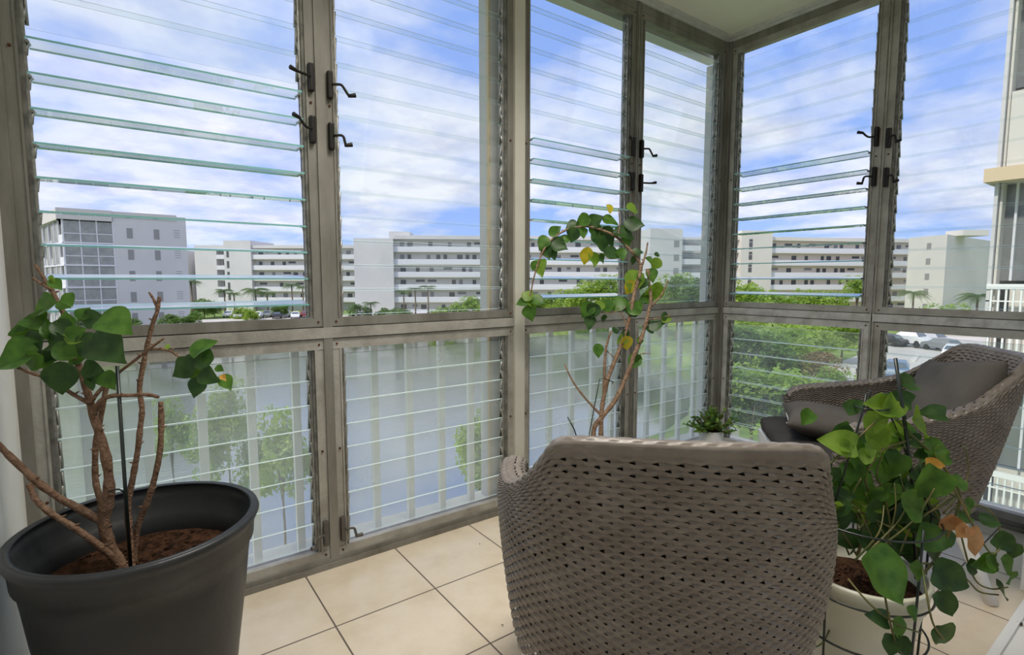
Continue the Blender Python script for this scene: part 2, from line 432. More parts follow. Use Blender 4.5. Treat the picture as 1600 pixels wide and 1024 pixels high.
# corner post
bm = bmesh.new()
box(bm, XB - 0.028, XB + 0.07, YA - 0.012, YA + 0.07, 0.04, 2.673); box(bm, XB - 0.012, XB + 0.0, YA - 0.028, YA - 0.012, 0.04, 2.673)
struct('trim_14', bm, M['alu'])
mullion(TB, 1.143, 1.165, 'trim_15', 'alu_rail', grooves=(1.154,), d0=-0.004)
mullion(TB, 0.37, 0.42, 'trim_16', 'post', d0=-0.012)

PITCHZ = 0.0955
def louvre_window(idx, T, a0, a1, z0, z1, first, n_open, n_tot, glass, mir, cranks, hinge_side, edge='edge', rail='alu_rail', closed_deg=12.0, otilt=0.9):
    """a0..a1 along the wall, z0..z1; slats counted from the bottom"""
    root = empty('window_%d' % idx)
    root['kind'] = 'structure'
    lo, hi = min(a0, a1), max(a0, a1)
    SW = 0.034
    bm = bmesh.new()
    box(bm, lo, lo + SW, 0.004, 0.07, z0, z1, T); box(bm, hi - SW, hi, 0.004, 0.07, z0, z1, T)
    box(bm, lo, hi, 0.002, 0.012, z0, z0 + 0.035, T); box(bm, lo, hi, 0.012, 0.07, z0, z0 + 0.026, T)
    box(bm, lo, hi, 0.002, 0.012, z1 - 0.040, z1, T); box(bm, lo, hi, 0.012, 0.07, z1 - 0.028, z1, T)
    # raised stop beads
    box(bm, lo + SW - 0.006, lo + SW, -0.001, 0.004, z0 + 0.035, z1 - 0.04, T)
    box(bm, hi - SW, hi - SW + 0.006, -0.001, 0.004, z0 + 0.035, z1 - 0.04, T)
    finish('window_frame', bm, M[rail], root)
    bm = bmesh.new()
    for sx in (lo + 0.017, hi - 0.017):
        for sz in (z0 + 0.018, z1 - 0.02, (z0 + z1) / 2):
            c = Vector(T(sx, -0.001, sz)); a = Vector(T(sx, 0.006, sz))
            tube(bm, [c, a], 0.0042, 8)
    finish('screw', bm, M['rust'], root)
    # jamb channels with the operating bars
    zs = [first + k * PITCHZ for k in range(n_tot)]
    for side, e in ((lo + SW, 1), (hi - SW, -1)):
        bm = bmesh.new()
        box(bm, min(side, side + e * 0.010), max(side, side + e * 0.010), 0.006, 0.064, z0 + 0.026, z1 - 0.028, T)
        box(bm, min(side, side + e * 0.017), max(side, side + e * 0.017), 0.018, 0.024, z0 + 0.04, z1 - 0.05, T, mi=1)
        box(bm, min(side, side + e * 0.014), max(side, side + e * 0.014), 0.048, 0.053, z0 + 0.04, z1 - 0.05, T, mi=1)
        for k, zc in enumerate(zs):
            op = k < n_open
            ang = R(-6) if op else R(90 - closed_deg)
            # clip arm holding the slat end: a bent strip
            L = 0.030 if op else 0.046
            px_, pz_ = math.cos(ang), -math.sin(ang)
            c0 = (0.035 - px_ * L, zc - pz_ * L); c1 = (0.035 + px_ * L, zc + pz_ * L)
            tube(bm, [T(side + e * 0.020, *c0), T(side + e * 0.020, *c1)], 0.0048, 4, 1)
            # link from bar to clip
            tube(bm, [T(side + e * 0.015, 0.021, zc - 0.040), T(side + e * 0.018, 0.030, zc - 0.006), T(side + e * 0.018, 0.037, zc)], 0.0046, 4, 1)
        finish('jamb_channel', bm, [M['alu_dark'], M['clip']], root)
    # glass slats
    gl, gh = lo + SW + 0.018, hi - SW - 0.018
    for k, zc in enumerate(zs):
        op = k < n_open
        ang = R(-6.5 + k * otilt) if op else R(90 - closed_deg)
        ang += R(random.uniform(-0.8, 0.8)) if op else R(random.uniform(-0.5, 0.5))
        W_ = 0.050 if op else 0.0535
        t = 0.0030
        dx, dz = math.cos(ang), -math.sin(ang)      # inner edge (-) to outer edge (+)
        nx_, nz_ = -dz, dx
        bm = bmesh.new()
        q = []
        for s_ in (gl, gh):
            for u_, v_ in ((-W_, -t), (W_, -t), (W_, t), (-W_, t)):
                q.append(bm.verts.new(T(s_, 0.035 + dx * u_ + nx_ * v_, zc + dz * u_ + nz_ * v_)))
        for f, mi in (((0, 1, 5, 4), 0), ((2, 3, 7, 6), 0), ((1, 2, 6, 5), 1), ((3, 0, 4, 7), 1), ((0, 3, 2, 1), 1), ((4, 5, 6, 7), 1)):
            fc = bm.faces.new([q[i] for i in f]); fc.material_index = mi
        finish('glass_slat', bm, [M[glass], M[edge] if op else M['edge_light']], root)
    # crank operators
    for (zc, style, mt) in cranks:
        s_c = hi - SW / 2 if hinge_side > 0 else lo + SW / 2
        e = -1 if hinge_side > 0 else 1
        bm = bmesh.new()
        box(bm, s_c - 0.010, s_c + 0.010, -0.020, 0.004, zc - 0.050, zc + 0.050, T, bev=0.006)
        hs = finish('crank_housing', bm, M[mt], root)
        bm = bmesh.new()
        shapes = {'down': [(0, 0), (0.024, 0.002), (0.034, -0.004), (0.050, -0.030), (0.056, -0.036)],
                  'hang': [(0, 0), (0.022, 0.004), (0.032, -0.002), (0.036, -0.020), (0.040, -0.032)],
                  'out': [(0, 0), (0.022, 0.0), (0.035, 0.0), (0.048, 0.001), (0.055, 0.002)],
                  'up': [(0, 0), (0.020, 0.0), (0.034, 0.010), (0.044, 0.022), (0.050, 0.027)]}[style]
        pts_ = [T(s_c + e * (0.006 + a * 1.0), -0.022 - a * 0.35, zc + b) for a, b in shapes]
        tube(bm, spline(pts_, 3), 0.0050, 8)
        a, b = shapes[-1]
        k0 = Vector(pts_[-1])
        k1 = Vector(T(s_c + e * (0.006 + a + 0.020), -0.030 - a * 0.35, zc + b + (0.004 if style != 'up' else 0.006)))
        tube(bm, [k0 - (k1 - k0) * 0.3, k0, k1, k1 + (k1 - k0) * 0.1], [0.005, 0.0065, 0.0085, 0.006], 10)
        finish('crank_handle', bm, M[mt], hs)
    return root

UZ0, UZ1, LZ0, LZ1 = 0.969, 2.630, 0.040, 0.920
F0 = 1.062
FL = 0.135
NU = 16
# upper row, long wall
louvre_window(1, TA, -0.245, 0.602, UZ0, UZ1, F0, 9, NU, 'slat', 0, [(1.885, 'out', 'crank'), (1.700, 'up', 'crank')], 1, rail='alu')
louvre_window(2, TA, 0.636, 1.509, UZ0, UZ1, F0, 0, NU, 'slat', 0, [(1.872, 'down', 'crank'), (1.686, 'hang', 'crank')], -1, rail='alu')
louvre_window(3, TA, 1.568, 2.352, UZ0, UZ1, F0, 9, NU, 'slat', 0, [(1.89, 'up', 'crank'), (1.70, 'up', 'crank')], 1, rail='alu')
louvre_window(4, TA, 2.386, 3.212, UZ0, UZ1, F0, 0, NU, 'slat_hazy', 0, [(1.886, 'down', 'crank'), (1.697, 'out', 'crank')], -1, rail='alu')
# upper row, short wall
louvre_window(5, TB, YA - 0.028, 1.165, UZ0, UZ1, F0, 9, NU, 'slat', 0, [(1.898, 'up', 'crank'), (1.692, 'hang', 'crank')], -1, rail='alu_rail', otilt=1.4)
louvre_window(6, TB, 1.143, 0.42, UZ0, UZ1, F0, 0, NU, 'slat', 0, [(1.88, 'hang', 'crank'), (1.68, 'hang', 'crank')], 1, rail='alu_rail')
# lower row
louvre_window(7, TA, -0.245, 0.602, LZ0, LZ1, FL, 0, 8, 'slat_low', 0, [(0.150, 'hang', 'crank_grey')], 1)
louvre_window(8, TA, 0.636, 1.509, LZ0, LZ1, FL, 0, 8, 'slat_low', 0, [(0.150, 'hang', 'crank_grey')], -1)
louvre_window(9, TA, 1.568, 2.352, LZ0, LZ1, FL, 0, 8, 'slat_low', 0, [(0.150, 'hang', 'crank_grey')], 1)
louvre_window(10, TA, 2.386, 3.212, LZ0, LZ1, FL, 0, 8, 'slat_low', 0, [(0.150, 'hang', 'crank_grey')], -1)
louvre_window(11, TB, YA - 0.028, 1.165, LZ0, LZ1, FL, 0, 8, 'slat_mid', 0, [(0.150, 'hang', 'crank_grey')], -1, closed_deg=24, rail='alu_b')
louvre_window(12, TB, 1.143, 0.42, LZ0, LZ1, FL, 0, 8, 'slat_mid', 0, [(0.150, 'hang', 'crank_grey')], 1)

# ------------------------------------------------------------------ outside of the windows: ledge, posts, railing
bm = bmesh.new(); box(bm, XL - 0.3, XB + 0.42, 0.07, 0.24, -0.25, 0.03, TA); struct('trim_17', bm, M['ledge'])
bm = bmesh.new(); box(bm, -0.5, YA + 0.07, 0.07, 0.24, -0.25, 0.03, TB); struct('trim_18', bm, M['ledge'])
bm = bmesh.new(); box(bm, XL - 0.2, XB + 0.15, 0.17, 0.25, 2.645, CEIL + 0.0, TA); struct('trim_19', bm, M['bwall'])
for i, (s0, s1) in enumerate(((-0.36, -0.262), (1.446, 1.56), (3.297, 3.42))):
    bm = bmesh.new()
    box(bm, s0, s1, 0.10, 0.20, 0.03, 2.60, TA); box(bm, s0 - 0.012, s0, 0.10, 0.12, 0.03, 2.60, TA, mi=1)
    struct('trim_%d' % (20 + i), bm, [M['bwall'], M['wband']])
rl = empty('balcony_railing', (0, 0, 0))
tag(rl, 'white picket railing standing outside the lower louvre windows', 'railing')
bm = bmesh.new(); box(bm, -0.26, 1.43, 0.125, 0.155, 0.905, 0.935, TA); finish('top_rail', bm, M['picket'], rl)
bm = bmesh.new(); box(bm, 1.57, 3.28, 0.125, 0.155, 0.905, 0.935, TA); finish('top_rail', bm, M['picket'], rl)
px_list = [-0.13 + 0.164 * k for k in range(0, 10)] + [1.69 + 0.1645 * k for k in range(0, 10)]
for x in px_list:
    if 1.42 < x < 1.6: continue
    bm = bmesh.new(); box(bm, x - 0.0155, x + 0.0155, 0.128, 0.152, 0.03, 0.905, TA, bev=0.002)
    finish('picket', bm, M['picket'], rl)

# unseen ceiling panels added as fill light: one over the balcony, one in the room behind
for k, (lx, ly, lw, lh, lab) in enumerate(((1.0, 1.05, 0.62, 0.30, 'added out-of-view fill light panel over the balcony'), (1.3, -1.3, 0.62, 0.30, 'added out-of-view fill light panel in the room behind'))):
    lp = empty('fill_panel', (lx, ly, CEIL))
    tag(lp, lab, 'added fill light')
    bm = bmesh.new()
    box(bm, -lw, lw, -lh, lh, -0.004, -0.001)
    for q in ((-lw - .02, -lw, -lh - .02, lh + .02), (lw, lw + .02, -lh - .02, lh + .02), (-lw, lw, -lh - .02, -lh), (-lw, lw, lh, lh + .02)):
        box(bm, *q, -0.03, -0.001)
    finish('fill_frame', bm, M['plw'], lp)
    bm = bmesh.new(); box(bm, -lw, lw, -lh, lh, -0.014, -0.006); finish('fill_diffuser', bm, M['fill_glow'], lp)
    ad = bpy.data.lights.new('fill_light', 'AREA')          # added fill light; limited spread sends it mostly down
    ad.shape = 'RECTANGLE'; ad.size = lw * 2; ad.size_y = lh * 2
    ad.energy = (21, 3)[k]; ad.spread = R(125); ad.color = (1.0, 0.94, 0.86)
    ao = bpy.data.objects.new('fill_light', ad); col.objects.link(ao); ao.parent = lp; ao.location = (0, 0, -0.024)

# ------------------------------------------------------------------ wicker armchair
def catmull_np(P, n):
    P = np.array(P, float)
    out = []
    m = len(P)
    for i in range(m - 1):
        p0 = P[max(0, i - 1)]; p1 = P[i]; p2 = P[i + 1]; p3 = P[min(m - 1, i + 2)]
        for k in range(24):
            t = k / 24
            out.append(0.5 * (2 * p1 + (p2 - p0) * t + (2 * p0 - 5 * p1 + 4 * p2 - p3) * t * t + (3 * p1 - p0 - 3 * p2 + p3) * t ** 3))
    out.append(P[-1])
    out = np.array(out)
    s = np.r_[0, np.cumsum(np.linalg.norm(np.diff(out, axis=0), axis=1))]
    u = np.linspace(0, s[-1], n)
    return np.stack([np.interp(u, s, out[:, i]) for i in range(3)], 1), s[-1]

def mirror(P):
    return [(-x, y, z) for x, y, z in P[::-1]] + list(P[1:])

RIM = [(0, -.684, .865), (.10, -.683, .866), (.182, -.672, .864), (.230, -.645, .850), (.258, -.595, .806), (.285, -.53, .755), (.32, -.46, .705), (.355, -.36, .668), (.380, -.22, .642), (.390, -.10, .624), (.392, -.03, .606), (.390, 0.0, .575)]
MID = [(0, -.62, .60), (.16, -.61, .60), (.27, -.56, .60), (.335, -.46, .58), (.378, -.25, .545), (.390, -0.02, .48)]
BOT = [(0, -.54, .31), (.15, -.53, .31), (.27, -.48, .31), (.325, -.37, .31), (.35, -.18, .31), (.362, -0.02, .31)]

def weave_mesh(name, P, U, V, row=0.0125, rib=0.0175, amp=0.0024, hole=True, flat=None):
    """P (nu,nv,3) surface; U,V arc lengths; weave displacement along the surface normal; holes between strands"""
    nu, nv = P.shape[:2]
    du = np.gradient(P, axis=0); dv = np.gradient(P, axis=1)
    nrm = np.cross(du, dv); nrm /= np.linalg.norm(nrm, axis=2, keepdims=True) + 1e-9
    i = np.floor(V / row); fv = V / row - i
    a = U / rib
    wv = np.cos(PI * (a + i))
    prof = 1 - np.abs(2 * fv - 1) ** 5
    sw = np.tanh(1.7 * wv) / np.tanh(1.7)
    h = amp * sw * (0.25 + 0.75 * prof) + 0.0034 * prof - 0.001
    if flat is not None: h = h * flat
    Q = P + nrm * h[..., None]
    idx = np.arange(nu * nv).reshape(nu, nv)
    q = np.stack([idx[:-1, :-1], idx[1:, :-1], idx[1:, 1:], idx[:-1, 1:]], -1).reshape(-1, 4)
    if hole:
        fvc = (fv[:-1, :-1] + fv[1:, 1:]) / 2
        ac = (a[:-1, :-1] + a[1:, 1:]) / 2
        ib = np.floor((V[:-1, :-1] + V[1:, 1:]) / 2 / row + 0.5)
        dead = (np.abs(2 * fvc - 1) > 0.66) & (np.cos(PI * (ac - 0.5 + ib)) > 0.66)
        if flat is not None: dead &= flat[:-1, :-1] > 0.5
        q = q[~dead.reshape(-1)]
    me = bpy.data.meshes.new(name)
    me.vertices.add(nu * nv); me.vertices.foreach_set('co', Q.reshape(-1))
    me.loops.add(len(q) * 4); me.loops.foreach_set('vertex_index', q.reshape(-1).astype(np.int32))
    me.polygons.add(len(q)); me.polygons.foreach_set('loop_start', np.arange(0, len(q) * 4, 4, dtype=np.int32))
    me.polygons.foreach_set('use_smooth', np.ones(len(q), bool))
    me.update(calc_edges=True); me.validate()
    return me

NV = 420
def shell_mesh():
    nu = 760
    Rm, Lr = catmull_np(mirror(RIM), nu); Mm, _ = catmull_np(mirror(MID), nu); Bm, _ = catmull_np(mirror(BOT), nu)
    tan = np.gradient(Mm[:, :2], axis=0); tan /= np.linalg.norm(tan, axis=1, keepdims=True)
    inn = np.stack([-tan[:, 1], tan[:, 0], np.zeros(nu)], 1)
    # make sure it points to the seat
    cen = np.array([0, -0.25])
    sgn = np.sign(((cen - Mm[:, :2]) * inn[:, :2]).sum(1)); inn *= sgn[:, None]
    armness = np.clip((Mm[:, 1] + 0.58) / 0.25, 0, 1); armness = armness ** 2 * (3 - 2 * armness)
    th = 0.034 + 0.026 * armness
    def outer(v):
        return Bm * (2 * (v - .5) * (v - 1)) + Mm * (4 * v * (1 - v)) + Rm * (2 * v * (v - .5))
    prof = []
    for v in np.linspace(0, 1, NV): prof.append(outer(v))
    top = outer(1.0)
    for k in range(1, 24):
        a = PI * k / 24
        f = (1 - math.cos(a)) / 2
        p = top + inn * (th * f)[:, None]
        p = p + np.array([0, 0, 1]) * (0.014 * math.sin(a)) * np.ones((nu, 1))
        prof.append(p)
    for v in np.linspace(1, 0.28, 250):
        prof.append(outer(v) + inn * th[:, None])
    P = np.stack(prof, 1)
    mid = P[nu // 2]
    Vm = np.r_[0, np.cumsum(np.linalg.norm(np.diff(mid, axis=0), axis=1))]
    V = np.tile(Vm, (nu, 1))
    u0 = np.r_[0, np.cumsum(np.linalg.norm(np.diff(Mm, axis=0), axis=1))]
    U = np.tile(u0[:, None], (1, P.shape[1]))
    # normal orientation outward: cross(du,dv) — flip when it points inwards
    fl = np.ones(P.shape[:2]); fl[:, NV - 12:NV + 30] = 0.25 + 0.75 * armness[:, None]
    me = weave_mesh('wicker_shell', P, U, V, flat=fl)
    ends = []
    for e in (0, nu - 1):
        pass
    return me, P

def arm_cap_mesh(P, e):
    """woven front face closing an arm between outer and inner wall"""
    o = P[e, :NV]; i_ = P[e, NV + 23:]
    nv = 110
    def rs(A):
        s = np.r_[0, np.cumsum(np.linalg.norm(np.diff(A, axis=0), axis=1))]
        u = np.linspace(0, s[-1], nv)
        return np.stack([np.interp(u, s, A[:, k]) for k in range(3)], 1)
    O = rs(o); I = rs(i_[::-1])
    K = 34
    S = np.zeros((K, nv, 3))
    for k in range(K):
        f = k / (K - 1)
        S[k] = O * (1 - f) + I * f
        S[k, :, 1] += 0.022 * math.sin(PI * f) ** 0.6
    tp = np.linspace(0, 1, nv)
    S[:, :, 2] += 0.010 * (np.sin(np.linspace(0, PI, K))[:, None] * (tp[None, :] > 0.96))
    U = np.tile((np.linspace(0, 0.06, K))[:, None], (1, nv)) ; V = np.tile(np.linspace(0, 0.28, nv)[None, :], (K, 1))
    return weave_mesh('arm_front', S, U, V)

WSHELL, WP = shell_mesh()
CAPL = arm_cap_mesh(WP, 0); CAPR = arm_cap_mesh(WP, WP.shape[0] - 1)

def add_mesh(name, me, mat, parent):
    if not me.materials: me.materials.append(mat)
    o = bpy.data.objects.new(name, me); col.objects.link(o); o.parent = parent
    return o

def make_armchair(loc, deg, label):
    root = empty('wicker_armchair', (loc[0], loc[1], 0), -R(deg))
    tag(root, label, 'armchair', 'wicker armchairs on the balcony')
    add_mesh('wicker_shell', WSHELL, M['wicker'], root)
    add_mesh('arm_front', CAPL, M['wicker'], root)
    add_mesh('arm_front', CAPR, M['wicker'], root)
    # dark sheet between the woven walls: stands in for shade behind the holes
    nu = WP.shape[0]
    bm = bmesh.new()
    rows = []
    sel = list(range(0, nu, 10)) + [nu - 1]
    inn = WP[:, NV + 23] - WP[:, NV - 1]
    inn /= np.linalg.norm(inn, axis=1, keepdims=True)
    for a in sel:
        rows.append([bm.verts.new(Vector(WP[a, j] + inn[a] * 0.012)) for j in range(18, NV, 28)])
    for r0, r1 in zip(rows, rows[1:]):
        for j in range(len(r0) - 1): bm.faces.new((r0[j], r0[j + 1], r1[j + 1], r1[j])).smooth = True
    finish('gap_shade_sheet', bm, M['seatfab'], root)
    # white seat tray
    bm = bmesh.new()
    def plan(k):
        return [(-.350, 0.135), (.350, 0.135), (.352, -.10), (.33, -.36), (.24, -.46), (0, -.50), (-.24, -.46), (-.33, -.36), (-.352, -.10)]
    pl = plan(0)
    vt = [bm.verts.new((x * 0.93, y, 0.422)) for x, y in pl]; vb = [bm.verts.new((x * 0.90, y * 0.96 , 0.315)) for x, y in pl]
    bm.faces.new(vt); bm.faces.new(vb[::-1])
    for k in range(len(pl)): bm.faces.new((vb[k], vb[(k + 1) % len(pl)], vt[(k + 1) % len(pl)], vt[k]))
    bmesh.ops.bevel(bm, geom=list(bm.edges), offset=0.010, segments=2, affect='EDGES')
    finish('seat_frame', bm, M['plw'], root)
    # seat cushion
    bm = bmesh.new()
    cx_ = [(-.325, 0.115), (0, 0.135), (.325, 0.115), (.318, -.10), (.285, -.33), (.20, -.44), (0, -.47), (-.20, -.44), (-.285, -.33), (-.318, -.10)]
    cs = spline([(x, y, 0) for x, y in cx_ + cx_[:1]], 6)[:-1]
    rings = []
    for zz, sc_ in ((0.424, 0.93), (0.430, 0.985), (0.450, 1.0), (0.470, 0.985), (0.478, 0.93), (0.484, 0.6), (0.486, 0.05)):
        ring = []
        for i_, p in enumerate(cs):
            ruf = 1 + 0.006 * math.sin(i_ * 1.9)
            ring.append(bm.verts.new((p.x * sc_ * ruf, -0.17 + (p.y + 0.17) * sc_ * ruf, zz)))
        rings.append(ring)
    for a, b in zip(rings, rings[1:]):
        for k in range(len(a)): bm.faces.new((a[k], a[(k + 1) % len(a)], b[(k + 1) % len(a)], b[k])).smooth = True
    bm.faces.new(rings[0][::-1]); bm.faces.new(rings[-1])
    finish('seat_cushion', bm, M['seatfab'], root)
    for sx in (-1, 1):
        for (tx, ty, fx, fy) in ((.300, -.03, .341, 0.0), (.265, -.40, .325, -.53)):
            bm = bmesh.new()
            tube(bm, [(sx * tx, ty, 0.36), (sx * (tx * .4 + fx * .6), ty * .4 + fy * .6, 0.15), (sx * fx, fy, 0.004)], [0.030, 0.024, 0.0185], 16)
            finish('leg', bm, M['plw'], root)
    return root

make_armchair((1.202, 1.015), 42.7, 'taupe woven wicker armchair with white legs, seen from behind in the foreground')
make_armchair((2.338, 1.052), -39.0, 'taupe woven wicker armchair by the short window wall holding two grey cushions')

# cushions
def pillow(name, size, thick, mat, seed, parent=None, zig=True):
    bm = bmesh.new()
    n_ = 40
    rnd = random.Random(seed)
    ph = [rnd.uniform(0, 6) for _ in range(6)]
    def co(u, v, s):
        # pinched sides
        px_ = u * (1 - 0.10 * (1 - u * u) * v * v * 0 - 0.07 * (1 - v * v) * 0)
        ux = u * (1 - 0.09 * (1 - v * v) * abs(u) ** 2)
        vy = v * (1 - 0.09 * (1 - u * u) * abs(v) ** 2)
        h = ((1 - u ** 4) * (1 - v ** 4)) ** 0.55
        h *= 0.86 + 0.10 * math.sin(3.1 * u + ph[0] + 1.5 * v) + 0.07 * math.sin(4.3 * v + ph[1] - 2 * u)
        cr = 0.035 * math.sin(9 * (u * v) + ph[2]) * (abs(u * v)) ** 0.5
        return Vector((ux * size[0] / 2, vy * size[1] / 2, s * thick / 2 * (h + cr * (h > 0.05))))
    g = {}
    for s in (1, -1):
        for i_ in range(n_ + 1):
            for j in range(n_ + 1):
                bd = i_ in (0, n_) or j in (0, n_)
                key = (i_, j, 0 if bd else s)
                if key not in g:
                    g[key] = bm.verts.new(co(2 * i_ / n_ - 1, 2 * j / n_ - 1, s))
        for i_ in range(n_):
            for j in range(n_):
                vv = []
                for a, b in ((i_, j), (i_ + 1, j), (i_ + 1, j + 1), (i_, j + 1)):
                    bd = a in (0, n_) or b in (0, n_)
                    vv.append(g[(a, b, 0 if bd else s)])
                f = bm.faces.new(vv); f.smooth = True
    o = finish(name, bm, mat, parent)
    return o

def frame_matrix(c, xdir, ydir):
    x = Vector(xdir).normalized(); y = Vector(ydir); y = (y - x * y.dot(x)).normalized(); zc = x.cross(y)
    m = Matrix((x, y, zc)).transposed().to_4x4()
    m.translation = Vector(c)
    return m
C2 = Vector((2.338, 1.052, 0)); t2 = R(-39.0)
F2 = Vector((math.sin(t2), math.cos(t2), 0)); R2 = Vector((math.cos(t2), -math.sin(t2), 0))
def c2(r_, f_, z_): return C2 + R2 * r_ + F2 * f_ + Vector((0, 0, z_))
# back cushion leans on the backrest
p1 = pillow('back_cushion', (0.55, 0.40), 0.17, M['fabric'], 3)
p1.matrix_world = frame_matrix(c2(-0.02, -0.47, 0.650), R2 + Vector((0, 0, -0.14)), -F2 * 0.40 + Vector((0, 0, 0.90)))
tag(p1, 'charcoal grey throw cushion leaning on the backrest of the armchair', 'cushion')
p2 = pillow('seat_pillow', (0.40, 0.40), 0.13, M['fabric'], 11)
p2.matrix_world = frame_matrix(c2(0.03, -0.115, 0.538), R2 * 0.95 - F2 * 0.15, -F2 + Vector((0, 0, -0.10)))
tag(p2, 'charcoal grey throw cushion lying on the armchair seat with a white care tag', 'cushion')
bm = bmesh.new(); tube(bm, [(-0.11 + 0.20 * k / 8, -0.181, 0.016 + 0.002 * math.sin(k)) for k in range(9)], 0.0026, 6); finish('zipper', bm, M['trimw'], p2)
bm = bmesh.new(); box(bm, -0.04, -0.02, -0.185, -0.160, 0.034, 0.036); finish('care_tag', bm, M['plw'], p2)

# ------------------------------------------------------------------ leaves and stems
def leaf(bm, base, tip, nrm, width, mi=0, curl=0.25, fold=0.18, heart=True):
    base = Vector(base); tip = Vector(tip)
    d = tip - base; L = d.length
    if L < 1e-5: return
    d.normalize()
    nr = Vector(nrm); nr = nr - d * nr.dot(d)
    if nr.length < 1e-4: nr = d.orthogonal()
    nr.normalize(); sd_ = d.cross(nr)
    ts = [0, .03, .08, .15, .24, .34, .45, .56, .67, .78, .87, .94, 1.0]
    ws = [0.12, .46, .72, .90, .985, 1.0, .95, .84, .68, .47, .28, .12, 0.0] if heart == 2 else [0.06, .27, .50, .74, .91, 1.0, .97, .86, .68, .45, .25, .10, 0.0] if heart else [0.0, .16, .34, .56, .78, .93, 1.0, .96, .85, .64, .42, .20, 0.0]
    sway = math.sin(base.x * 91 + tip.z * 57) * 0.05 * L
    mids, ls, rs = [], [], []
    for t, w_ in zip(ts, ws):
        c_ = base + d * (L * t) - nr * (curl * L * t * t) * 0.6 + sd_ * (sway * math.sin(PI * t))
        ww = width * 0.5 * w_
        back = -d * (L * ((0.11 if heart == 2 else 0.03) * math.sin(PI * min(1, t / 0.24))) if (heart and 0 < t < 0.24) else 0)
        up_ = nr * fold * ww
        wob = nr * (0.06 * width * math.sin(t * 8 + base.x * 40))
        mids.append(bm.verts.new(c_))
        if w_ > 0:
            ls.append(bm.verts.new(c_ + sd_ * ww + up_ + back + wob)); rs.append(bm.verts.new(c_ - sd_ * ww + up_ + back - wob * 0.6))
        else:
            ls.append(mids[-1]); rs.append(mids[-1])
    for k in range(len(ts) - 1):
        for A in (ls, rs):
            vs = []
            for v in (mids[k], mids[k + 1], A[k + 1], A[k]):
                if v not in vs: vs.append(v)
            if len(vs) >= 3:
                try:
                    f = bm.faces.new(vs); f.material_index = mi; f.smooth = True
                except ValueError: pass

def stem(bm, pts, r0, r1, mi=0, sub=4, knob=True, seed=1):
    if knob: r0 *= (0.64 if seed < 20 else 0.8); r1 *= (0.64 if seed < 20 else 0.8)
    sp = spline(pts, sub)
    n_ = len(sp)
    rnd = random.Random(seed)
    rad = []
    for i_ in range(n_):
        f = i_ / (n_ - 1)
        rad.append((r0 * (1 - f) + r1 * f) * (1 + (rnd.uniform(-0.10, 0.16) if knob else 0)))
    tube(bm, sp, rad, 8, mi)
    if knob:
        for i_ in range(2, n_ - 1, 3):
            if rnd.random() < 0.75:
                p = sp[i_]; a = rnd.uniform(0, 6.28)
                dr = Vector((math.cos(a), math.sin(a), 0.5)).normalized()
                tube(bm, [p, p + dr * (rad[i_] + 0.004), p + dr * (rad[i_] + 0.009)], [rad[i_] * 0.6, 0.0022, 0.0008], 5, mi)

def leaves_from_list(lst, depth, names, seed, parent, parts):
    """lst: (px, py, size_px, tip_angle_deg, kind, ddepth); angle 0 = right, 90 = down"""
    rnd = random.Random(seed)
    bms = {k: bmesh.new() for k in names}
    single = []
    for (x, y, s, ang, kind, dd) in lst:
        if len(kind) > 1: continue
        a = R(ang)
        D = depth + dd
        ln = s * D / FOC
        dirv = (RT * math.cos(a) - UP * math.sin(a))
        tilt = rnd.uniform(-0.45, 0.45)
        dirv = (dirv + FW * tilt).normalized()
        c_ = pt(x, y, D)
        nr = -FW + RT * rnd.uniform(-0.6, 0.6) + UP * rnd.uniform(0.0, 0.8)
        if kind in 'opy':
            bk = bmesh.new(); single.append((kind, bk))
        else: bk = bms[kind]
        leaf(bk, c_ - dirv * ln * 0.5, c_ + dirv * ln * 0.5, nr, ln * rnd.uniform(0.70, 0.90), 0, rnd.uniform(0.05, 0.35), rnd.uniform(0.15, 0.55), 2 if abs(depth - 1.43) < 0.01 else True)
    for k, b in list(bms.items()) + single:
        nm, mt, lab = parts[k]
        if len(b.verts) == 0: b.free(); continue
        o = finish(nm, b, M[mt], parent)
        if lab: o['label'] = lab

def pot(root, prof_out, wall, mat, name='pot', seg=64):
    bm = bmesh.new()
    inner = [(max(r_ - wall, 0.001), z_) for r_, z_ in prof_out[::-1]]
    inner = [(r_, z_) for r_, z_ in inner if z_ > prof_out[0][1] + 0.01]
    lathe(bm, [(0.0005, prof_out[0][1])] + prof_out + inner + [(0.0005, prof_out[0][1] + 0.012)], seg=seg)
    return finish(name, bm, mat, root, True)

def soil_disc(root, r_, z_, seed=1):
    bm = bmesh.new()
    rings = []
    rnd = random.Random(seed)
    for i_ in range(14):
        rr = r_ * i_ / 13 + 0.0005
        rings.append([bm.verts.new((rr * math.cos(2 * PI * k / 48), rr * math.sin(2 * PI * k / 48), z_ + (rnd.uniform(-0.004, 0.006) if 0 < i_ < 13 else 0))) for k in range(48)])
    for a, b in zip(rings, rings[1:]):
        for k in range(48): bm.faces.new((a[k], a[(k + 1) % 48], b[(k + 1) % 48], b[k]))
    for _ in range(160):
        a = rnd.uniform(0, 6.28); q = r_ * 0.93 * math.sqrt(rnd.random())
        sx = rnd.uniform(0.002, 0.006)
        c_ = Vector((q * math.cos(a), q * math.sin(a), z_ + 0.003))
        bmesh.ops.create_icosphere(bm, subdivisions=1, radius=sx, matrix=Matrix.Translation(c_) @ Matrix.Diagonal((1.3, 0.9, 0.6, 1)))
    return finish('soil', bm, M['soil'], root)

def child_local(o, root):
    o.parent = root
    o.matrix_parent_inverse = Matrix.Translation(-Vector(root.location))

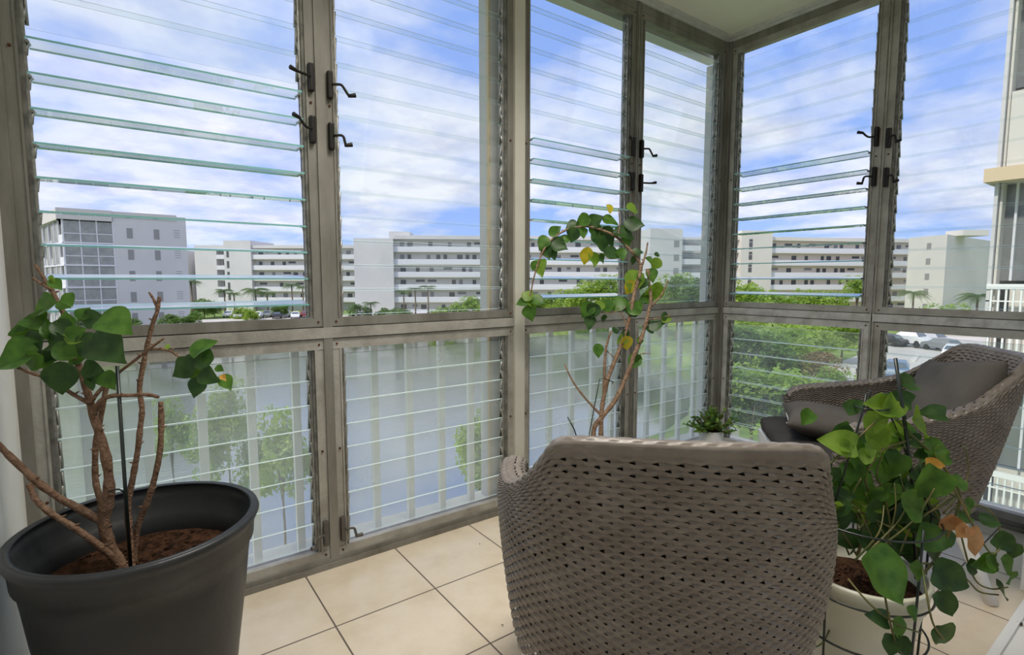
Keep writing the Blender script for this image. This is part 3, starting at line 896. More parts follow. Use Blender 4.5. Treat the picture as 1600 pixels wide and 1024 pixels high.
# --- large dark planter, lower left
PX, PY = 0.0, 1.558
r1 = empty('potted_bougainvillea', (PX, PY, 0))
tag(r1, 'leafy shrub with bare woody stems in a large dark grey planter', 'plant')
pot(r1, [(0.172, 0.0), (0.180, 0.01), (0.200, 0.18), (0.222, 0.34), (0.232, 0.43), (0.238, 0.475), (0.246, 0.480), (0.249, 0.52), (0.256, 0.532), (0.262, 0.545), (0.259, 0.554), (0.250, 0.553)], 0.010, M['potdark'])
soil_disc(r1, 0.226, 0.425)
D1 = 1.31
def P1(x, y, dd=0.0): return pt(x, y, D1 + dd)
bm = bmesh.new()
stem(bm, [P1(196, 905), P1(193, 891), P1(176, 862), P1(163, 821), P1(170, 779), P1(169, 737), P1(161, 695), P1(148, 656), P1(138, 617), P1(127, 582)], 0.023, 0.0125, seed=1)
stem(bm, [P1(127, 586), P1(114, 540, .01), P1(102, 497, .02), P1(90, 471, .02), P1(76, 447, .02), P1(64, 428, .02), P1(55, 414, .02)], 0.0115, 0.005, seed=2)
stem(bm, [P1(84, 455, .02), P1(70, 447, .01), P1(50, 434)], 0.006, 0.004, seed=3)
stem(bm, [P1(170, 826), P1(152, 812), P1(122, 794, -.02), P1(95, 780, -.04), P1(60, 755, -.06), P1(38, 735, -.07), P1(14, 712, -.08), P1(-8, 690, -.09)], 0.015, 0.010, seed=4)
stem(bm, [P1(192, 893), P1(180, 875, -.01), P1(158, 856, -.03), P1(128, 833, -.05), P1(100, 815, -.06), P1(72, 797, -.07), P1(54, 778, -.08), P1(45, 756, -.08)], 0.014, 0.009, seed=5)
stem(bm, [P1(160, 815, .03), P1(156, 780, .03), P1(149, 748, .04), P1(150, 690, .04), P1(158, 650, .03), P1(165, 610, .03), P1(172, 590, .03)], 0.012, 0.008, seed=6)
stem(bm, [P1(142, 630, -.01), P1(152, 615, -.01), P1(176, 590), P1(206, 567), P1(234, 545), P1(256, 529)], 0.0085, 0.004, seed=7)
stem(bm, [P1(206, 898, .02), P1(203, 840, .03), P1(200, 790, .03), P1(208, 745, .03), P1(215, 705, .03), P1(219, 670, .03), P1(222, 640, .03), P1(218, 607, .03), P1(224, 570, .03), P1(230, 540, .03), P1(238, 508, .03), P1(246, 485, .03), P1(249, 464, .03)], 0.0125, 0.0065, seed=8)
stem(bm, [P1(246, 482, .03), P1(240, 468, .03), P1(233, 457, .03)], 0.006, 0.004, seed=9)
stem(bm, [P1(212, 900, .05), P1(209, 860, .05), P1(217, 818, .05), P1(230, 785, .05), P1(241, 750, .05), P1(250, 705, .05), P1(252, 660, .05), P1(251, 628, .05)], 0.0125, 0.0095, seed=10)
stem(bm, [P1(148, 648, -.01), P1(156, 628, -.02), P1(175, 619, -.02), P1(205, 618, -.02), P1(230, 617, -.02), P1(248, 621, -.02)], 0.0095, 0.006, seed=11)
stem(bm, [P1(140, 630, -.01), P1(120, 620, -.02), P1(98, 606, -.03), P1(72, 591, -.04), P1(48, 583, -.05), P1(26, 574, -.06)], 0.009, 0.005, seed=12)
stem(bm, [P1(236, 546), P1(261, 547), P1(275, 555), P1(288, 564)], 0.005, 0.003, seed=13)
o = finish('woody_stems', bm, M['bark'], None); child_local(o, r1)
bm = bmesh.new()
tube(bm, [P1(205, 902, -.02), P1(183, 572, -.02)], 0.0042, 8)
sp_ = P1(197, 790, -.02)
tube(bm, spline([P1(196, 772, -.02), P1(186, 765, -.03), P1(170, 768, -.01)], 4), 0.002, 6)
o = finish('support_stake', bm, M['wire'], None); child_local(o, r1)
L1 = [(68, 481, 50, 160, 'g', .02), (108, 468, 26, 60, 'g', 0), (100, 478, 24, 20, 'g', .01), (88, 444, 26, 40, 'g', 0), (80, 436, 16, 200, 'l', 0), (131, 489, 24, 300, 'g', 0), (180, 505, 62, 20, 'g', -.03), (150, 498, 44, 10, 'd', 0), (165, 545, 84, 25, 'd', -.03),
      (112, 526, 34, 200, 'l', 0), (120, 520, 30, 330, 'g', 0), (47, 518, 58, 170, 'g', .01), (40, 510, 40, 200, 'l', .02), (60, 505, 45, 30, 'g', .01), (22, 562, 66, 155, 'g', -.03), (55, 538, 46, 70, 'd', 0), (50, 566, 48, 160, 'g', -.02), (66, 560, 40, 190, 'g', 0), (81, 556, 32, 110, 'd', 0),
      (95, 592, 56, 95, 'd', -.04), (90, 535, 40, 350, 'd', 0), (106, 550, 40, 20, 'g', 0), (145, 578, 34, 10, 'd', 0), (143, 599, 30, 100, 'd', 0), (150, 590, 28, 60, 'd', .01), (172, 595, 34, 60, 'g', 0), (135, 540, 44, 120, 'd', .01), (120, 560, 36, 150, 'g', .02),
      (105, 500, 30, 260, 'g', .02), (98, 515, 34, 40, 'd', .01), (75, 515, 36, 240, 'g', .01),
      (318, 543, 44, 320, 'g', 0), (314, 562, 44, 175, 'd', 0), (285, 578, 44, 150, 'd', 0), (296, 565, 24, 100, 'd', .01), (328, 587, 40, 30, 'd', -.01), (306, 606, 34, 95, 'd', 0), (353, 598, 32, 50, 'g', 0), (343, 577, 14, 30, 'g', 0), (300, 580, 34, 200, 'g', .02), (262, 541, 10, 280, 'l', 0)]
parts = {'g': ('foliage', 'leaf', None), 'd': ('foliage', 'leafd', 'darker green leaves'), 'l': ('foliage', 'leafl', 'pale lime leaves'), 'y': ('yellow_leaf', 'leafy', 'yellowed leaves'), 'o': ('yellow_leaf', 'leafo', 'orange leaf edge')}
tmp = empty('tmp'); 
before = set(bpy.data.objects)
leaves_from_list(L1 + [(349, 591, 13, 40, 'o', -.01)], D1 - 0.02, 'gdlo', 5, None, parts)
for o in set(bpy.data.objects) - before: child_local(o, r1)

# --- tall shrub between the near chair and the windows
r2 = empty('tall_potted_shrub', (1.79, 1.746, 0))
tag(r2, 'tall thin-stemmed shrub arching over the window rail behind the near armchair', 'plant')
pot(r2, [(0.095, 0.0), (0.100, 0.01), (0.128, 0.26), (0.136, 0.262), (0.138, 0.30), (0.133, 0.302)], 0.006, M['potgrey'])
soil_disc(r2, 0.120, 0.262, 4)
D2 = 2.455
def P2(x, y, dd=0.0): return pt(x, y, D2 + dd)
bm = bmesh.new()
stem(bm, [P2(940, 762), P2(940, 720), P2(939, 679), P2(940, 645), P2(943, 622), P2(949, 594), P2(959, 568), P2(970, 540), P2(983, 500), P2(991, 459), P2(999, 431), P2(1002, 415)], 0.0150, 0.0095, seed=21)
stem(bm, [P2(1002, 415), P2(993, 400), P2(981, 387), P2(965, 372), P2(947, 362), P2(918, 354), P2(890, 358), P2(873, 366), P2(856, 381), P2(844, 403), P2(835, 431), P2(827, 469)], 0.008, 0.0045, seed=22)
stem(bm, [P2(930, 762), P2(927, 700), P2(929, 668), P2(944, 648), P2(962, 624), P2(981, 583), P2(991, 555), P2(1000, 534), P2(1008, 510), P2(1013, 490), P2(1017, 468), P2(1014, 440), P2(1012, 420)], 0.0155, 0.0085, seed=23)
stem(bm, [P2(1018, 478), P2(1033, 462), P2(1044, 438)], 0.007, 0.004, seed=24)
stem(bm, [P2(1003, 416), P2(1009, 396), P2(1012, 379)], 0.006, 0.004, seed=25)
stem(bm, [P2(943, 622), P2(944, 591), P2(946, 550), P2(950, 532), P2(955, 517)], 0.0095, 0.005, seed=26)
stem(bm, [P2(940, 650), P2(914, 622), P2(895, 596), P2(882, 569)], 0.0075, 0.004, seed=27)
stem(bm, [P2(990, 466), P2(975, 482), P2(955, 489), P2(938, 488)], 0.004, 0.003, seed=28)
stem(bm, [P2(980, 510), P2(972, 492), P2(966, 480)], 0.004, 0.003, seed=29)
stem(bm, [P2(1011, 500), P2(1030, 497), P2(1048, 493)], 0.004, 0.003, seed=30)
stem(bm, [P2(962, 563), P2(952, 552), P2(938, 543)], 0.0035, 0.0025, seed=31)
stem(bm, [P2(992, 560), P2(1003, 553), P2(1017, 553)], 0.0035, 0.0025, seed=32)
stem(bm, [P2(965, 372), P2(968, 350), P2(966, 325)], 0.004, 0.002, seed=33)
o = finish('woody_stems', bm, M['bark_grey'], None); child_local(o, r2)
bm = bmesh.new()
tube(bm, [P2(915, 740, -.03), P2(921, 677, -.03), P2(937, 592, -.03), P2(945, 592, -.03), P2(958, 597, -.02), P2(957, 600, 0)], 0.0024, 6)
tube(bm, [P2(912, 716, -.03), P2(897, 671, -.03), P2(887, 652, -.03)], 0.003, 6)
o = finish('support_wire', bm, M['wire'], None); child_local(o, r2)
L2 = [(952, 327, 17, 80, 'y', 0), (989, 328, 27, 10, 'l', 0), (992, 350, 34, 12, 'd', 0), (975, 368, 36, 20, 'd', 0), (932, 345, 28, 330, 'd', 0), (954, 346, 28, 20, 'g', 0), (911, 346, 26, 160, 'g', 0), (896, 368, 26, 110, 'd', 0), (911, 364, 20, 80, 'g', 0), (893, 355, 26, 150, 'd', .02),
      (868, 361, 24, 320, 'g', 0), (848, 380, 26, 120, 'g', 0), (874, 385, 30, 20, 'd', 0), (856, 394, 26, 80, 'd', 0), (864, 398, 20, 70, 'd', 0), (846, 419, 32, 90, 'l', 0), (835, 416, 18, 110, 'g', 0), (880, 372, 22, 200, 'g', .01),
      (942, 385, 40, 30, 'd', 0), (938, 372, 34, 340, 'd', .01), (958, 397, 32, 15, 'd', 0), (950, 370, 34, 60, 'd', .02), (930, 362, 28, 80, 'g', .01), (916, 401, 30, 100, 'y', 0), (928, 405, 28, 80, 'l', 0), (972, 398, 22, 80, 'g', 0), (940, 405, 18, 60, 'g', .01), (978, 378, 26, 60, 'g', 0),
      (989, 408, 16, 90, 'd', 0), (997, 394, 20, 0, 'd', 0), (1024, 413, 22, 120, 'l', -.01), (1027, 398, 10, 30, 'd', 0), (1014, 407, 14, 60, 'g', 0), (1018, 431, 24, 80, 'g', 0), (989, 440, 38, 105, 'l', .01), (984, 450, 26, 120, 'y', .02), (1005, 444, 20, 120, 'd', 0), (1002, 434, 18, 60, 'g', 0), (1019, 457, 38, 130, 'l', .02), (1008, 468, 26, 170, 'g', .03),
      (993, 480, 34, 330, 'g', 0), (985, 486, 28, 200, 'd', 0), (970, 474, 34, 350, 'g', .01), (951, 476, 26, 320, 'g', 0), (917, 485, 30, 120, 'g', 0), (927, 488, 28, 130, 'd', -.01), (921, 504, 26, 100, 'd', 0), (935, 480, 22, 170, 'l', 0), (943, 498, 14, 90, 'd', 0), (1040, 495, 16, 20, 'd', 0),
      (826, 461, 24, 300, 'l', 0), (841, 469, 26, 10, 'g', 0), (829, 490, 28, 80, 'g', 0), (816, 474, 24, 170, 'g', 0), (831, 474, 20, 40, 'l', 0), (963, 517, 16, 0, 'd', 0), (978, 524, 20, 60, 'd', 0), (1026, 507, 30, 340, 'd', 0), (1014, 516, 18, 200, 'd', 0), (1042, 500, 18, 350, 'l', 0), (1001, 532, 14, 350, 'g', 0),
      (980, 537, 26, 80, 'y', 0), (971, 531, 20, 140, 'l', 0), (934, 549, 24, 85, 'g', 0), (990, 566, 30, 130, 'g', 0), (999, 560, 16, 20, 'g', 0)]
before = set(bpy.data.objects)
leaves_from_list(L2, D2, 'gdly', 8, None, parts)
for o in set(bpy.data.objects) - before: child_local(o, r2)

# --- small succulent pot in the corner
r3 = empty('potted_jade_plant', (2.885, 1.865, 0))
tag(r3, 'small bushy jade plant in a plain white pot in the window corner', 'plant')
pot(r3, [(0.055, 0.0), (0.060, 0.006), (0.068, 0.12), (0.072, 0.22), (0.069, 0.222)], 0.004, M['potwhite'])
soil_disc(r3, 0.064, 0.205, 6)
rnd = random.Random(12)
bs = bmesh.new(); bl = bmesh.new(); bly = bmesh.new()
for k in range(46):
    a = rnd.uniform(0, 6.28); el = rnd.uniform(0.0, 1.45)
    ln = rnd.uniform(0.09, 0.150)
    d = Vector((math.cos(a) * math.cos(el), math.sin(a) * math.cos(el), math.sin(el)))
    b0 = Vector((d.x * 0.02, d.y * 0.02, 0.205))
    e0 = b0 + d * ln + Vector((0, 0, 0.012))
    tube(bs, [b0, b0 + d * ln * 0.5 + Vector((0, 0, 0.012)), e0], [0.004, 0.003, 0.002], 5)
    for j in range(11):
        f = 0.35 + 0.65 * j / 10
        p = b0.lerp(e0, f)
        a2 = rnd.uniform(0, 6.28)
        dd = (Vector((math.cos(a2), math.sin(a2), rnd.uniform(-.2, .9))) + d * 0.6).normalized()
        leaf(bl if rnd.random() < 0.7 else bly, p, p + dd * rnd.uniform(0.022, 0.034), Vector((0, 0, 1)) + d, 0.018, 0, 0.2, 0.3, False)
o = finish('stems', bs, M['bark'], r3); finish('foliage', bl, M['leaf'], r3); o = finish('foliage', bly, M['leafl'], r3); o['label'] = 'yellow-green leaf tips'

# --- pothos in a cream pot with wire cage, right foreground
QX, QY = 1.64, 0.572
r4 = empty('potted_pothos', (QX, QY, 0))
tag(r4, 'trailing heart-leaved vine climbing a wire cage in a cream pot', 'plant')
pot(r4, [(0.100, 0.015), (0.106, 0.02), (0.128, 0.16), (0.146, 0.27), (0.154, 0.275), (0.158, 0.320), (0.162, 0.335), (0.157, 0.340)], 0.006, M['potcream'])
soil_disc(r4, 0.144, 0.292, 9)
bm = bmesh.new()
def ring(bm, rr, z_, rad=0.0030):
    pts_ = [(rr * math.cos(2 * PI * k / 40), rr * math.sin(2 * PI * k / 40), z_) for k in range(41)]
    tube(bm, pts_, rad, 6)
ring(bm, 0.166, 0.300); ring(bm, 0.160, 0.175); ring(bm, 0.172, 0.50, 0.0028); ring(bm, 0.04, 0.80, 0.0024)
for k in range(5):
    a = 2 * PI * k / 5 + 0.5
    ca, sa = math.cos(a), math.sin(a)
    tube(bm, [(0.160 * ca, 0.160 * sa, 0.003), (0.167 * ca, 0.167 * sa, 0.28), (0.172 * ca, 0.172 * sa, 0.53)], 0.0032, 6)
    if k % 2 == 0: tube(bm, [(0.172 * ca, 0.172 * sa, 0.50), (0.040 * ca, 0.040 * sa, 0.80), (0.03 * ca, 0.03 * sa, 0.84)], 0.0028, 6)
finish('wire_cage', bm, M['wire'], r4)
bm = bmesh.new()
D4 = 1.43
def P4(x, y, dd=0.0): return pt(x, y, D4 + dd)
tube(bm, [P4(1432, 905), P4(1426, 760), P4(1412, 650), P4(1399, 560)], 0.0048, 8)
o = finish('support_stake', bm, M['wire'], None); child_local(o, r4)
bm = bmesh.new()
def vine(pts_, r0=0.0032, r1=0.0022, seed=1):
    stem(bm, pts_, r0, r1, knob=False, sub=5)
vine([P4(1340, 870), P4(1350, 830), P4(1362, 785), P4(1352, 745), P4(1378, 705), P4(1408, 692), P4(1424, 687)], .0042, .003)
vine([P4(1440, 900), P4(1470, 860), P4(1500, 780, -.02), P4(1478, 735), P4(1452, 705), P4(1424, 680), P4(1400, 655)], .004, .0028)
vine([P4(1478, 740), P4(1505, 790, -.04), P4(1525, 830, -.06), P4(1548, 865, -.08), P4(1562, 858, -.08)], .0032, .002)
vine([P4(1500, 800), P4(1530, 790), P4(1555, 808), P4(1562, 830), P4(1556, 870)], .0030, .0018)
vine([P4(1430, 880), P4(1480, 885, -.05), P4(1510, 905, -.08), P4(1530, 925, -.08), P4(1560, 930, -.08)], .0030, .002)
vine([P4(1310, 710), P4(1340, 685), P4(1372, 655), P4(1386, 640)], .003, .002)
vine([P4(1310, 712), P4(1290, 740), P4(1300, 800), P4(1340, 870)], .003, .003)
vine([P4(1330, 710), P4(1365, 702), P4(1400, 700), P4(1440, 700)], .0025, .002)
vine([P4(1372, 870, -.1), P4(1380, 915, -.17), P4(1388, 960, -.18), P4(1400, 1005, -.17), P4(1420, 1040, -.16)], .0028, .002)
vine([P4(1440, 880, -.1), P4(1448, 930, -.16), P4(1458, 975, -.17), P4(1475, 1000, -.17)], .0028, .002)
vine([P4(1325, 905, -.12), P4(1360, 945, -.17), P4(1400, 975, -.17), P4(1440, 990, -.17)], .0026, .0018)
vine([P4(1296, 985, 0.02), P4(1285, 1005, 0.0), P4(1268, 1012, -.02), P4(1248, 1004, -.03)], .0024, .0016)
vine([P4(1400, 880), P4(1420, 830), P4(1440, 790), P4(1470, 770), P4(1490, 775)], .0028, .002)
vine([P4(1380, 870), P4(1390, 820), P4(1380, 770), P4(1370, 740), P4(1378, 712)], .003, .002)
vine([P4(1500, 830), P4(1520, 900, -.06), P4(1545, 920, -.08), P4(1575, 918, -.08)], .0025, .0018)
rv = random.Random(5)
for k in range(30):
    ax, ay, ad_ = rv.gauss(1380, 45), rv.uniform(800, 885), rv.uniform(-.06, .12)
    bx, by = ax + rv.gauss(0, 45), ay - rv.uniform(30, 120)
    vine([P4(ax, ay, ad_), P4((ax + bx) / 2 + rv.gauss(0, 18), (ay + by) / 2, ad_ + rv.uniform(-.03, .03)), P4(bx, by, ad_ + rv.uniform(-.04, .04))], rv.uniform(.0018, .003), .0014)
o = finish('vine_stems', bm, M['vine'], None); child_local(o, r4)
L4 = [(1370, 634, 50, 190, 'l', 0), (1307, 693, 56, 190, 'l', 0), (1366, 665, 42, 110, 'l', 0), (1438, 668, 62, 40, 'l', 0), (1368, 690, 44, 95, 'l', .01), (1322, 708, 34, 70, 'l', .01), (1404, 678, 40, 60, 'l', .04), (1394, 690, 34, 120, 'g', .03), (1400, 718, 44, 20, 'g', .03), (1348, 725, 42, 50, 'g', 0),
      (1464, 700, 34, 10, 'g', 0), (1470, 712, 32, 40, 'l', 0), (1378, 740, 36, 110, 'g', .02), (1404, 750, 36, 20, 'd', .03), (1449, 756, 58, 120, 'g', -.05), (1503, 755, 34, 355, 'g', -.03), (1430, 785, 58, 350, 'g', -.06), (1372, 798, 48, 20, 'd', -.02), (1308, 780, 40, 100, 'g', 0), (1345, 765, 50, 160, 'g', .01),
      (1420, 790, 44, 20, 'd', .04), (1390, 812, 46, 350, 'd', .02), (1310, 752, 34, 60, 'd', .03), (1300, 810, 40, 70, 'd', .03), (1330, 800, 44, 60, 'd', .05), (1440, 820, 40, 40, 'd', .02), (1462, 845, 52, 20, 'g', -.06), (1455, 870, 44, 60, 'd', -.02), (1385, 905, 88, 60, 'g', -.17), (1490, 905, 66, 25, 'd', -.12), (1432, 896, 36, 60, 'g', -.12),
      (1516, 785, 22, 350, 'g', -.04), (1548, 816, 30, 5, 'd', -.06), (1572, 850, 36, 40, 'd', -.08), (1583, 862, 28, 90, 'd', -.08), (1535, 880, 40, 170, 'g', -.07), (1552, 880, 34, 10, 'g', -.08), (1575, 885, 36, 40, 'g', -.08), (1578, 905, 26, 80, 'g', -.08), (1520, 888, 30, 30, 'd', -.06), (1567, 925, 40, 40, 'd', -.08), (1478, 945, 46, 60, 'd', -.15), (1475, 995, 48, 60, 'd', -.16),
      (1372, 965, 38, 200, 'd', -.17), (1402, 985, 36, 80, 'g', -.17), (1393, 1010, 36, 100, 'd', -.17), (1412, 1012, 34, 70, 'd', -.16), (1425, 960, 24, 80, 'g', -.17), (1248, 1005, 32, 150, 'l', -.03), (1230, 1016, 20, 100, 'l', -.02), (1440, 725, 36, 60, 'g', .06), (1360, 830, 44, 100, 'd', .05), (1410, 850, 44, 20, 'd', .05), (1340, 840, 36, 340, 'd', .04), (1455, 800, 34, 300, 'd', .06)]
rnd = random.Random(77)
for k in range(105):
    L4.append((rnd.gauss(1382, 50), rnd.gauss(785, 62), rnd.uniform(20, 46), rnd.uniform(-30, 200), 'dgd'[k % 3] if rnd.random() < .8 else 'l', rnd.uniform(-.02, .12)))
before = set(bpy.data.objects)
leaves_from_list(L4, D4, 'gdl', 21, None, parts)
leaves_from_list([(1462, 727, 26, 0, 'o', -.03), (1522, 849, 46, 80, 'p', -.08), (1504, 832, 26, 140, 'p', -.07), (1480, 818, 34, 120, 'p', -.03)], D4, 'op', 31, None, {'o': ('yellow_leaf', 'leafo', 'orange leaf'), 'p': ('dried_leaf', 'petal', 'dried tan leaves')})
for o in set(bpy.data.objects) - before: child_local(o, r4)

# --- little white cup pot on the floor behind
r5 = empty('small_white_pot', (1.955, 0.90, 0))
tag(r5, 'tiny white cup pot with a sprig, on the floor between the two armchairs', 'plant')
pot(r5, [(0.030, 0.0), (0.034, 0.004), (0.043, 0.085), (0.041, 0.086)], 0.003, M['potwhite'], seg=32)
bm = bmesh.new()
for k in range(9):
    a = k * 0.7
    leaf(bm, (0, 0, 0.07), (0.05 * math.cos(a), 0.05 * math.sin(a), 0.115 + 0.01 * (k % 3)), (0, 0, 1), 0.026)
finish('foliage', bm, M['leafd'], r5)
bm = bmesh.new(); lathe(bm, [(0.0005, 0.066), (0.038, 0.066)], seg=24); finish('soil', bm, M['soil'], r5)

# dead leaves and crumbs on the floor
dl = None
for k, (x, y, a, s) in enumerate(((2.33, 0.345, 0.4, 0.028), (1.12, 1.55, 1.0, 0.012), (0.95, 1.36, 2.2, 0.010), (1.30, 1.72, 0.2, 0.009), (1.18, 1.86, 1.4, 0.008))):
    bm = bmesh.new()
    d = Vector((math.cos(a), math.sin(a), 0)) * s
    leaf(bm, -d * .5 + Vector((0, 0, .003)), d * .5 + Vector((0, 0, .005)), (0, 0, 1), s * 0.5, 0, 0.1, 0.5, False)
    o = finish('dead_leaf', bm, M['twig'], None, loc=(x, y, 0.012 if k == 0 else 0.001))
    tag(o, 'curled dry brown leaf lying on the white door threshold' if k == 0 else 'tiny dark leaf crumb on the beige floor tiles', 'leaf', None if k == 0 else 'leaf crumbs on the floor tiles')

bpy.data.objects.remove(tmp)
# ================================================================== outside
GZ = -6.9
WZ = -8.6
def P(px, depth, py=437): return pt(px, py, depth)

# ground with the lake cut out: ring of quads around the lake outline
lake = [(-70, 15.0), (-20, 15.5), (4, 15.8), (14, 16.4), (24, 17.6), (33, 20.8), (44, 27.8), (50, 31.8), (50, 36.3), (54, 46), (62, 55), (71, 64), (70, 82), (52, 96), (30, 104), (10, 100), (-6, 76), (-16, 78), (-40, 92), (-70, 95)]
bm = bmesh.new()
cx0, cy0 = 10, 55
iv = [bm.verts.new((x, y, GZ)) for x, y in lake]
bv = [bm.verts.new((x + (cx0 - x) * 0.035, y + (cy0 - y) * 0.06, WZ - 0.1)) for x, y in lake]
ov = []
for x, y in lake:
    d = Vector((x - cx0, y - cy0)); d.normalize()
    ov.append(bm.verts.new((cx0 + d.x * 420, cy0 + d.y * 420, GZ)))
k_ = len(lake)
for i_ in range(k_):
    j = (i_ + 1) % k_
    bm.faces.new((iv[i_], iv[j], ov[j], ov[i_])); bm.faces.new((bv[i_], bv[j], iv[j], iv[i_]))
o = finish('lawn', bm, M['lawn']); o['kind'] = 'structure'
bm = bmesh.new(); bm.faces.new([bm.verts.new((x, y, WZ)) for x, y in [(-80, 12), (85, 12), (95, 60), (80, 110), (-80, 110)]])
o = finish('lake', bm, M['water']); o['kind'] = 'structure'

# roads and parking lots
def flat(name, pts_, z_, m):
    bm = bmesh.new(); bm.faces.new([bm.verts.new((x, y, z_)) for x, y in pts_])
    o = finish(name, bm, m); o['kind'] = 'structure'; return o
flat('road', [(34, 18.2), (46, 21), (110, 30), (112, -20), (30, -20), (31, 4), (46, 12.5)], GZ + 0.03, M['asphalt'])
flat('footpath', [(24, 5), (26, 12), (40, 15.0), (41, 14.2), (27, 11), (25, 5)], GZ + 0.05, M['path'])
flat('parking_lot', [(12, 108), (46, 106), (60, 97), (64, 101), (48, 112), (30, 122), (8, 122)], GZ + 0.03, M['asphalt'])
for i_, (a, b) in enumerate((((55.5, 18.8), (60, 20.2)), ((61.5, 18.2), (67, 19.4)), ((68, 17.5), (74, 18.8)))):
    bm = bmesh.new(); a = Vector((*a, 0)); b = Vector((*b, 0)); d = (b - a).normalized(); nrm_ = Vector((-d.y, d.x, 0)) * 0.22
    vs = [a + nrm_, b + nrm_, b - nrm_, a - nrm_]
    lo_ = [bm.verts.new((v.x, v.y, GZ + 0.03)) for v in vs]; hi_ = [bm.verts.new((v.x, v.y, GZ + 0.18)) for v in vs]
    bm.faces.new(hi_)
    for k in range(4): bm.faces.new((lo_[k], lo_[(k + 1) % 4], hi_[(k + 1) % 4], hi_[k]))
    o = finish('kerb', bm, M['path']); o['kind'] = 'structure'

# ------------------------------------------------------------------ buildings
class Frame:
    """local frame: s along the facade, d towards the viewer side, z up"""
    def __init__(s, a, b, flip=1):
        s.a = Vector((a[0], a[1], 0)); bb = Vector((b[0], b[1], 0))
        s.e = (bb - s.a); s.L = s.e.length; s.e.normalize()
        s.n = Vector((s.e.y, -s.e.x, 0)) * flip
    def __call__(s, u, d, z): return tuple(s.a + s.e * u + s.n * d + Vector((0, 0, z)))

SPLIT = ('balcony_frame', 'porch_mullion', 'window', 'balcony_screen', 'vent_louvre', 'wall')
def bpart(root, name, m, boxes, T, label=None):
    if name in SPLIT and len(boxes) > 1:
        for b_ in boxes: bpart(root, name, m, [b_], T, label)
        return
    bm = bmesh.new()
    for b_ in boxes: box(bm, *b_, T)
    o = finish(name, bm, m, root)
    if label: o['label'] = label
    return o

def gallery(root, T, u0, u1, ztop, floors, fh, wall, recess, rnd, depth=1.25, wins=None):
    """open walkway front: recessed wall with doors and windows, white parapets"""
    # floors counted down from the roof
    for k in range(floors):
        zt = ztop - 0.75 - k * fh
        zf = zt - fh
        bpart(root, 'balcony_parapet', M['bslab'], [(u0, u1, -0.15, 0.0, zf + 0.05, zf + 1.12)], T)
        bpart(root, 'floor_slab', M['bwallc'], [(u0, u1, -depth, -0.01, zf - 0.12, zf + 0.06)], T)
        u = u0 + 1.2
        while u < u1 - 1.2:
            kind = rnd.random()
            wd = rnd.choice((0.8, 0.9, 1.2)) if kind < 0.8 else 1.9
            if kind < 0.75:
                h0, h1 = (zf + 0.1, zf + 2.15) if rnd.random() < 0.5 else (zf + 0.9, zf + 2.1)
            else:
                h0, h1 = zf + 1.65, zf + 2.15
            bpart(root, 'window', M['bwin'] if rnd.random() < 0.7 else M['bwin2'], [(u, u + wd, -depth - 0.02, -depth + 0.05, h0, h1)], T)
            u += wd + rnd.choice((0.7, 1.3, 2.2, 3.4))
    bpart(root, 'recessed_wall', recess, [(u0, u1, -depth - 0.3, -depth, ztop - 0.75 - floors * fh, ztop - 0.7)], T)
    bpart(root, 'roof_fascia', wall, [(u0, u1, -depth - 0.3, 0.05, ztop - 0.80, ztop)], T)

FH = 2.75
# far left block (closest across the water)
rnd = random.Random(3)
bL = empty('apartment_building', (-5.95, 84.76, GZ)); 
T0 = Frame((-5.95, 84.76), (7.0, 85.4))
def off(T, root):
    l = Vector(root.location)
    return lambda u, d, z: tuple(Vector(T(u, d, z)) - l)
tag(bL, 'white corner block with screened bay balconies at far left across the lake', 'building')
T = off(T0, bL)
LW = T0.L
ztop = 9.55
bpart(bL, 'wall', M['bwall'], [(4.95, LW, -14, 0, GZ, ztop)], T)
bpart(bL, 'core_wall', M['bwall'], [(0.0, 4.95, -14, -1.4, GZ, ztop - 0.2)], T)
bpart(bL, 'roof', M['broof'], [(-0.5, 4.9, -14, 0.3, ztop - 1.1, ztop + 0.25), (4.7, 11.9, -14, 0.12, ztop - 0.5, ztop + 0.2)], T)
for k in range(6):
    zf = ztop - 1.1 - (k + 1) * FH
    bpart(bL, 'balcony_slab', M['bslab'], [(0, 4.95, -1.4, 0.15, zf - 0.14, zf + 0.05)], T)
    for c_ in range(3):
        bpart(bL, 'balcony_screen', M['screen'], [(0.12 + c_ * 1.62, 1.62 + c_ * 1.62, -0.06, 0.02, zf + 0.05, zf + 1.05), (0.12 + c_ * 1.62, 1.62 + c_ * 1.62, -0.06, 0.02, zf + 1.15, zf + FH - 0.14)], T)
    bpart(bL, 'balcony_frame', M['bslab'], [(0.0 + c_ * 1.62, 0.12 + c_ * 1.62, -0.08, 0.05, zf, zf + FH) for c_ in range(4)] + [(0, 4.95, -0.08, 0.05, zf + 1.05, zf + 1.15)], T)
    for u in (6.35, 9.25):
        wf = bpart(bL, 'window', M['bwin2'], [(u, u + 0.62, -0.05, 0.03, zf + 0.75, zf + 2.05)], T)
    bpart(bL, 'vent_louvre', M['bwin2'], [(11.5, 12.2, -0.02, 0.02, zf + 1.1 + j * 0.3, zf + 1.16 + j * 0.3) for j in range(4)], T)
TL = off(Frame((-5.95, 84.76), (-12.2, 111.6), -1), bL)
bpart(bL, 'side_wall', M['bwall'], [(0.5, 27, -3.0, -1.2, GZ, ztop - 0.2)], TL)
bpart(bL, 'side_roof', M['broof'], [(-0.2, 27.3, -4, 0.4, ztop - 1.1, ztop + 0.2)], TL)
